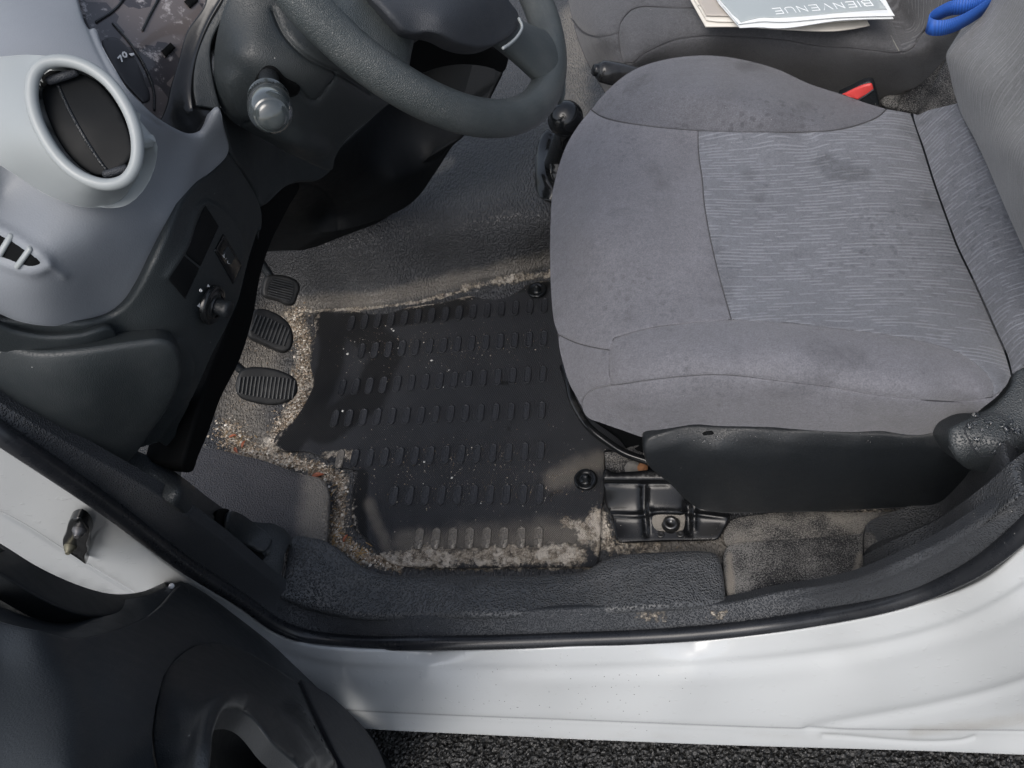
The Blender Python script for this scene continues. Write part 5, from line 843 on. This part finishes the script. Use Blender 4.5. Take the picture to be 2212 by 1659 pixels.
def chip_label(x_, y_):
    ry = [('topmost', 690), ('second', 748), ('third', 815), ('fourth', 893), ('fifth', 980), ('sixth', 1065)]; rn, yy = min(ry, key=lambda q: abs(q[1]-y_)); side = 'just above' if y_ < yy-8 else 'just below' if y_ > yy+8 else 'in'
    cn = ['far left', 'left', 'left of the middle', 'middle', 'right of the middle', 'right'][min(5, int((x_-730)/65))]
    for t in ('tiny white chip %s the %s pad row, mat %s' % (side, rn, cn), 'fainter white chip %s the %s pad row, mat %s' % (side, rn, cn), 'faint pale speck %s the %s pad row, mat %s' % (side, rn, cn)):
        if t not in used_: used_.add(t); return t
    return t
stg = 'white stone chips scattered on the floor mat'
for i, (x_, y_) in enumerate(WH):
    p = MS.at(x_, y_)[0]; p[2] += .0055; r = .0042 if (x_, y_) == (934, 782) else .0034 if (x_, y_) in ((753, 768), (978, 1035)) else .0016+.001*(i % 3 == 0)
    o = mesh('stone_chip', rock(r)*[1, 1, .8]+[0, 0, 0], RF, m_stone, None, False); o.location = Vector(p); o['category'] = 'stone chip'; o['group'] = stg
    o['label'] = {(934, 782): 'largest white stone chip, in the middle of the floor mat', (753, 768): 'pale stone chip near the far left part of the floor mat, beside the pedals', (978, 1035): 'longish pale stone chip on the near half of the floor mat'}.get((x_, y_), chip_label(x_, y_))
def leaf(x_, y_, srf, L_, ang, label, mt=m_leaf, wd=.35, z=.004):
    p = srf.at(x_, y_)[0]+[0, 0, z]; V = []; Fc = []; n = 8
    for i in range(n+1):
        t = i/n; w_ = wd*L_*math.sin(math.pi*min(t*1.02, 1))**.8; zc = .25*L_*math.sin(t*3)
        for s_ in (-1, 0, 1): V.append((L_*(t-.5), s_*w_*.5, zc*.5+abs(s_)*w_*.25+.0002))
    for i in range(n):
        for j in range(2): Fc.append((i*3+j, i*3+j+1, i*3+j+4, i*3+j+3))
    c_, s_ = math.cos(ang), math.sin(ang); V = np.array(V)@np.array([[c_, s_, 0], [-s_, c_, 0], [0, 0, 1]])
    V = np.concatenate([V, V-[0, 0, .0004]]); k = (n+1)*3; Fc += [tuple(a+k for a in f[::-1]) for f in Fc]
    o = mesh('dead_leaf', V, Fc, mt, None); o.location = Vector(p); o['label'] = label; o['category'] = 'leaf'; o['group'] = 'dead leaves in the grit'
leaf(688, 1030, FS, .026, .2, 'orange dead leaf at the far end of the grit beside the footrest')
leaf(748, 1165, FS, .016, 1.2, 'small orange leaf in the grit at the near corner of the sill trim')
leaf(868, 1205, FS, .018, .9, 'reddish leaf fragment at the corner of mat and sill trim')
for lx, ly, la, lt in ((505, 945, .3, 'brick red leaf scrap nearest the dashboard, in the grit below the clutch pedal'), (528, 962, 1.4, 'curled orange leaf scrap in the gravel below the clutch pedal'), (512, 975, 2.2, 'small rusty leaf scrap in the gravel beside the footrest edge')): leaf(lx, ly, FS, .017, la, lt)
leaf(1296, 1085, FS, .018, 1.0, 'brown leaf scrap beside the seat bracket', simple('brown_leaf', (.25, .12, .06), .7, noise=.3))
V = []; Fc = []
for _ in range(70):
    x_, y_ = (RNG.normal(715, 22), RNG.uniform(1040, 1190)) if RNG.uniform() < .6 else (RNG.uniform(740, 860), RNG.normal(1195, 15)) if RNG.uniform() < .8 else (RNG.normal(520, 22), RNG.normal(960, 22))
    p = FS.at(x_, y_)[0]+[0, 0, .0025]; a = RNG.uniform(0, 6.28); L_ = RNG.uniform(.006, .020); d_ = np.array([math.cos(a), math.sin(a), RNG.uniform(-.1, .2)])*L_; g_ = tubeG(np.array([p-d_/2, p+[0, 0, .001], p+d_/2]), .0006, 4); k = len(V); V += g_.reshape(-1, 3).tolist()
    for i in range(2):
        for j in range(4): Fc.append((k+i*4+j, k+i*4+(j+1) % 4, k+(i+1)*4+(j+1) % 4, k+(i+1)*4+j))
o = mesh('straw', V, Fc, m_straw, None); o['kind'] = 'stuff'; o['label'] = 'dry straw bits mixed into the grit'; o['category'] = 'debris'
scatter('loose_grit', 'loose grains strewn over the floor round the pedals and footrest', [([(560, 700), (540, 800), (500, 930)], 45), ([(600, 900), (700, 1000)], 45), ([(600, 1010), (690, 1090), (680, 1150)], 35)], 900, .0005, .0022, FS, m_peb, up=.002)
# raindrops on the black plastic
def drops(name, label, srf, pts, par_lift=.0, r=.0022):
    V = []; Fc = []
    for x_, y_ in pts:
        p = srf.at(x_, y_, par_lift)[0]; e1 = srf.at(x_+3, y_, par_lift)[0]-p; e2 = srf.at(x_, y_+3, par_lift)[0]-p; n = np.cross(e1, e2); n /= np.linalg.norm(n); n *= np.sign(n.dot(C0-p)); u = e1/np.linalg.norm(e1); v = np.cross(n, u); rr_ = r*RNG.uniform(.5, 1.3); st = RNG.uniform(.7, 1.3); k = len(V)
        for h_, f in ((0, 1), (.35, .85), (.5, .5)):
            for j in range(8): a = j*math.pi/4; V.append(p+n*h_*rr_+u*f*rr_*st*math.cos(a)+v*f*rr_*math.sin(a))
        V.append(p+n*.58*rr_)
        for i in range(2):
            for j in range(8): Fc.append((k+i*8+j, k+i*8+(j+1) % 8, k+(i+1)*8+(j+1) % 8, k+(i+1)*8+j))
        for j in range(8): Fc.append((k+16+j, k+16+(j+1) % 8, k+24))
    o = mesh(name, V, Fc, m_drop, None); o['kind'] = 'stuff'; o['label'] = label; o['category'] = 'water drops'
drops('water_drops', 'raindrops beaded on the recliner housing of the driver seat', LV, [(RNG.uniform(2085, 2200), RNG.uniform(895, 985)) for _ in range(26)], .003, .0032)
drops('water_drops', 'raindrops along the top edge of the black seat side cover', SC, [(RNG.uniform(1450, 2000), RNG.normal(948, 7)) for _ in range(60)], .0005, .0013)
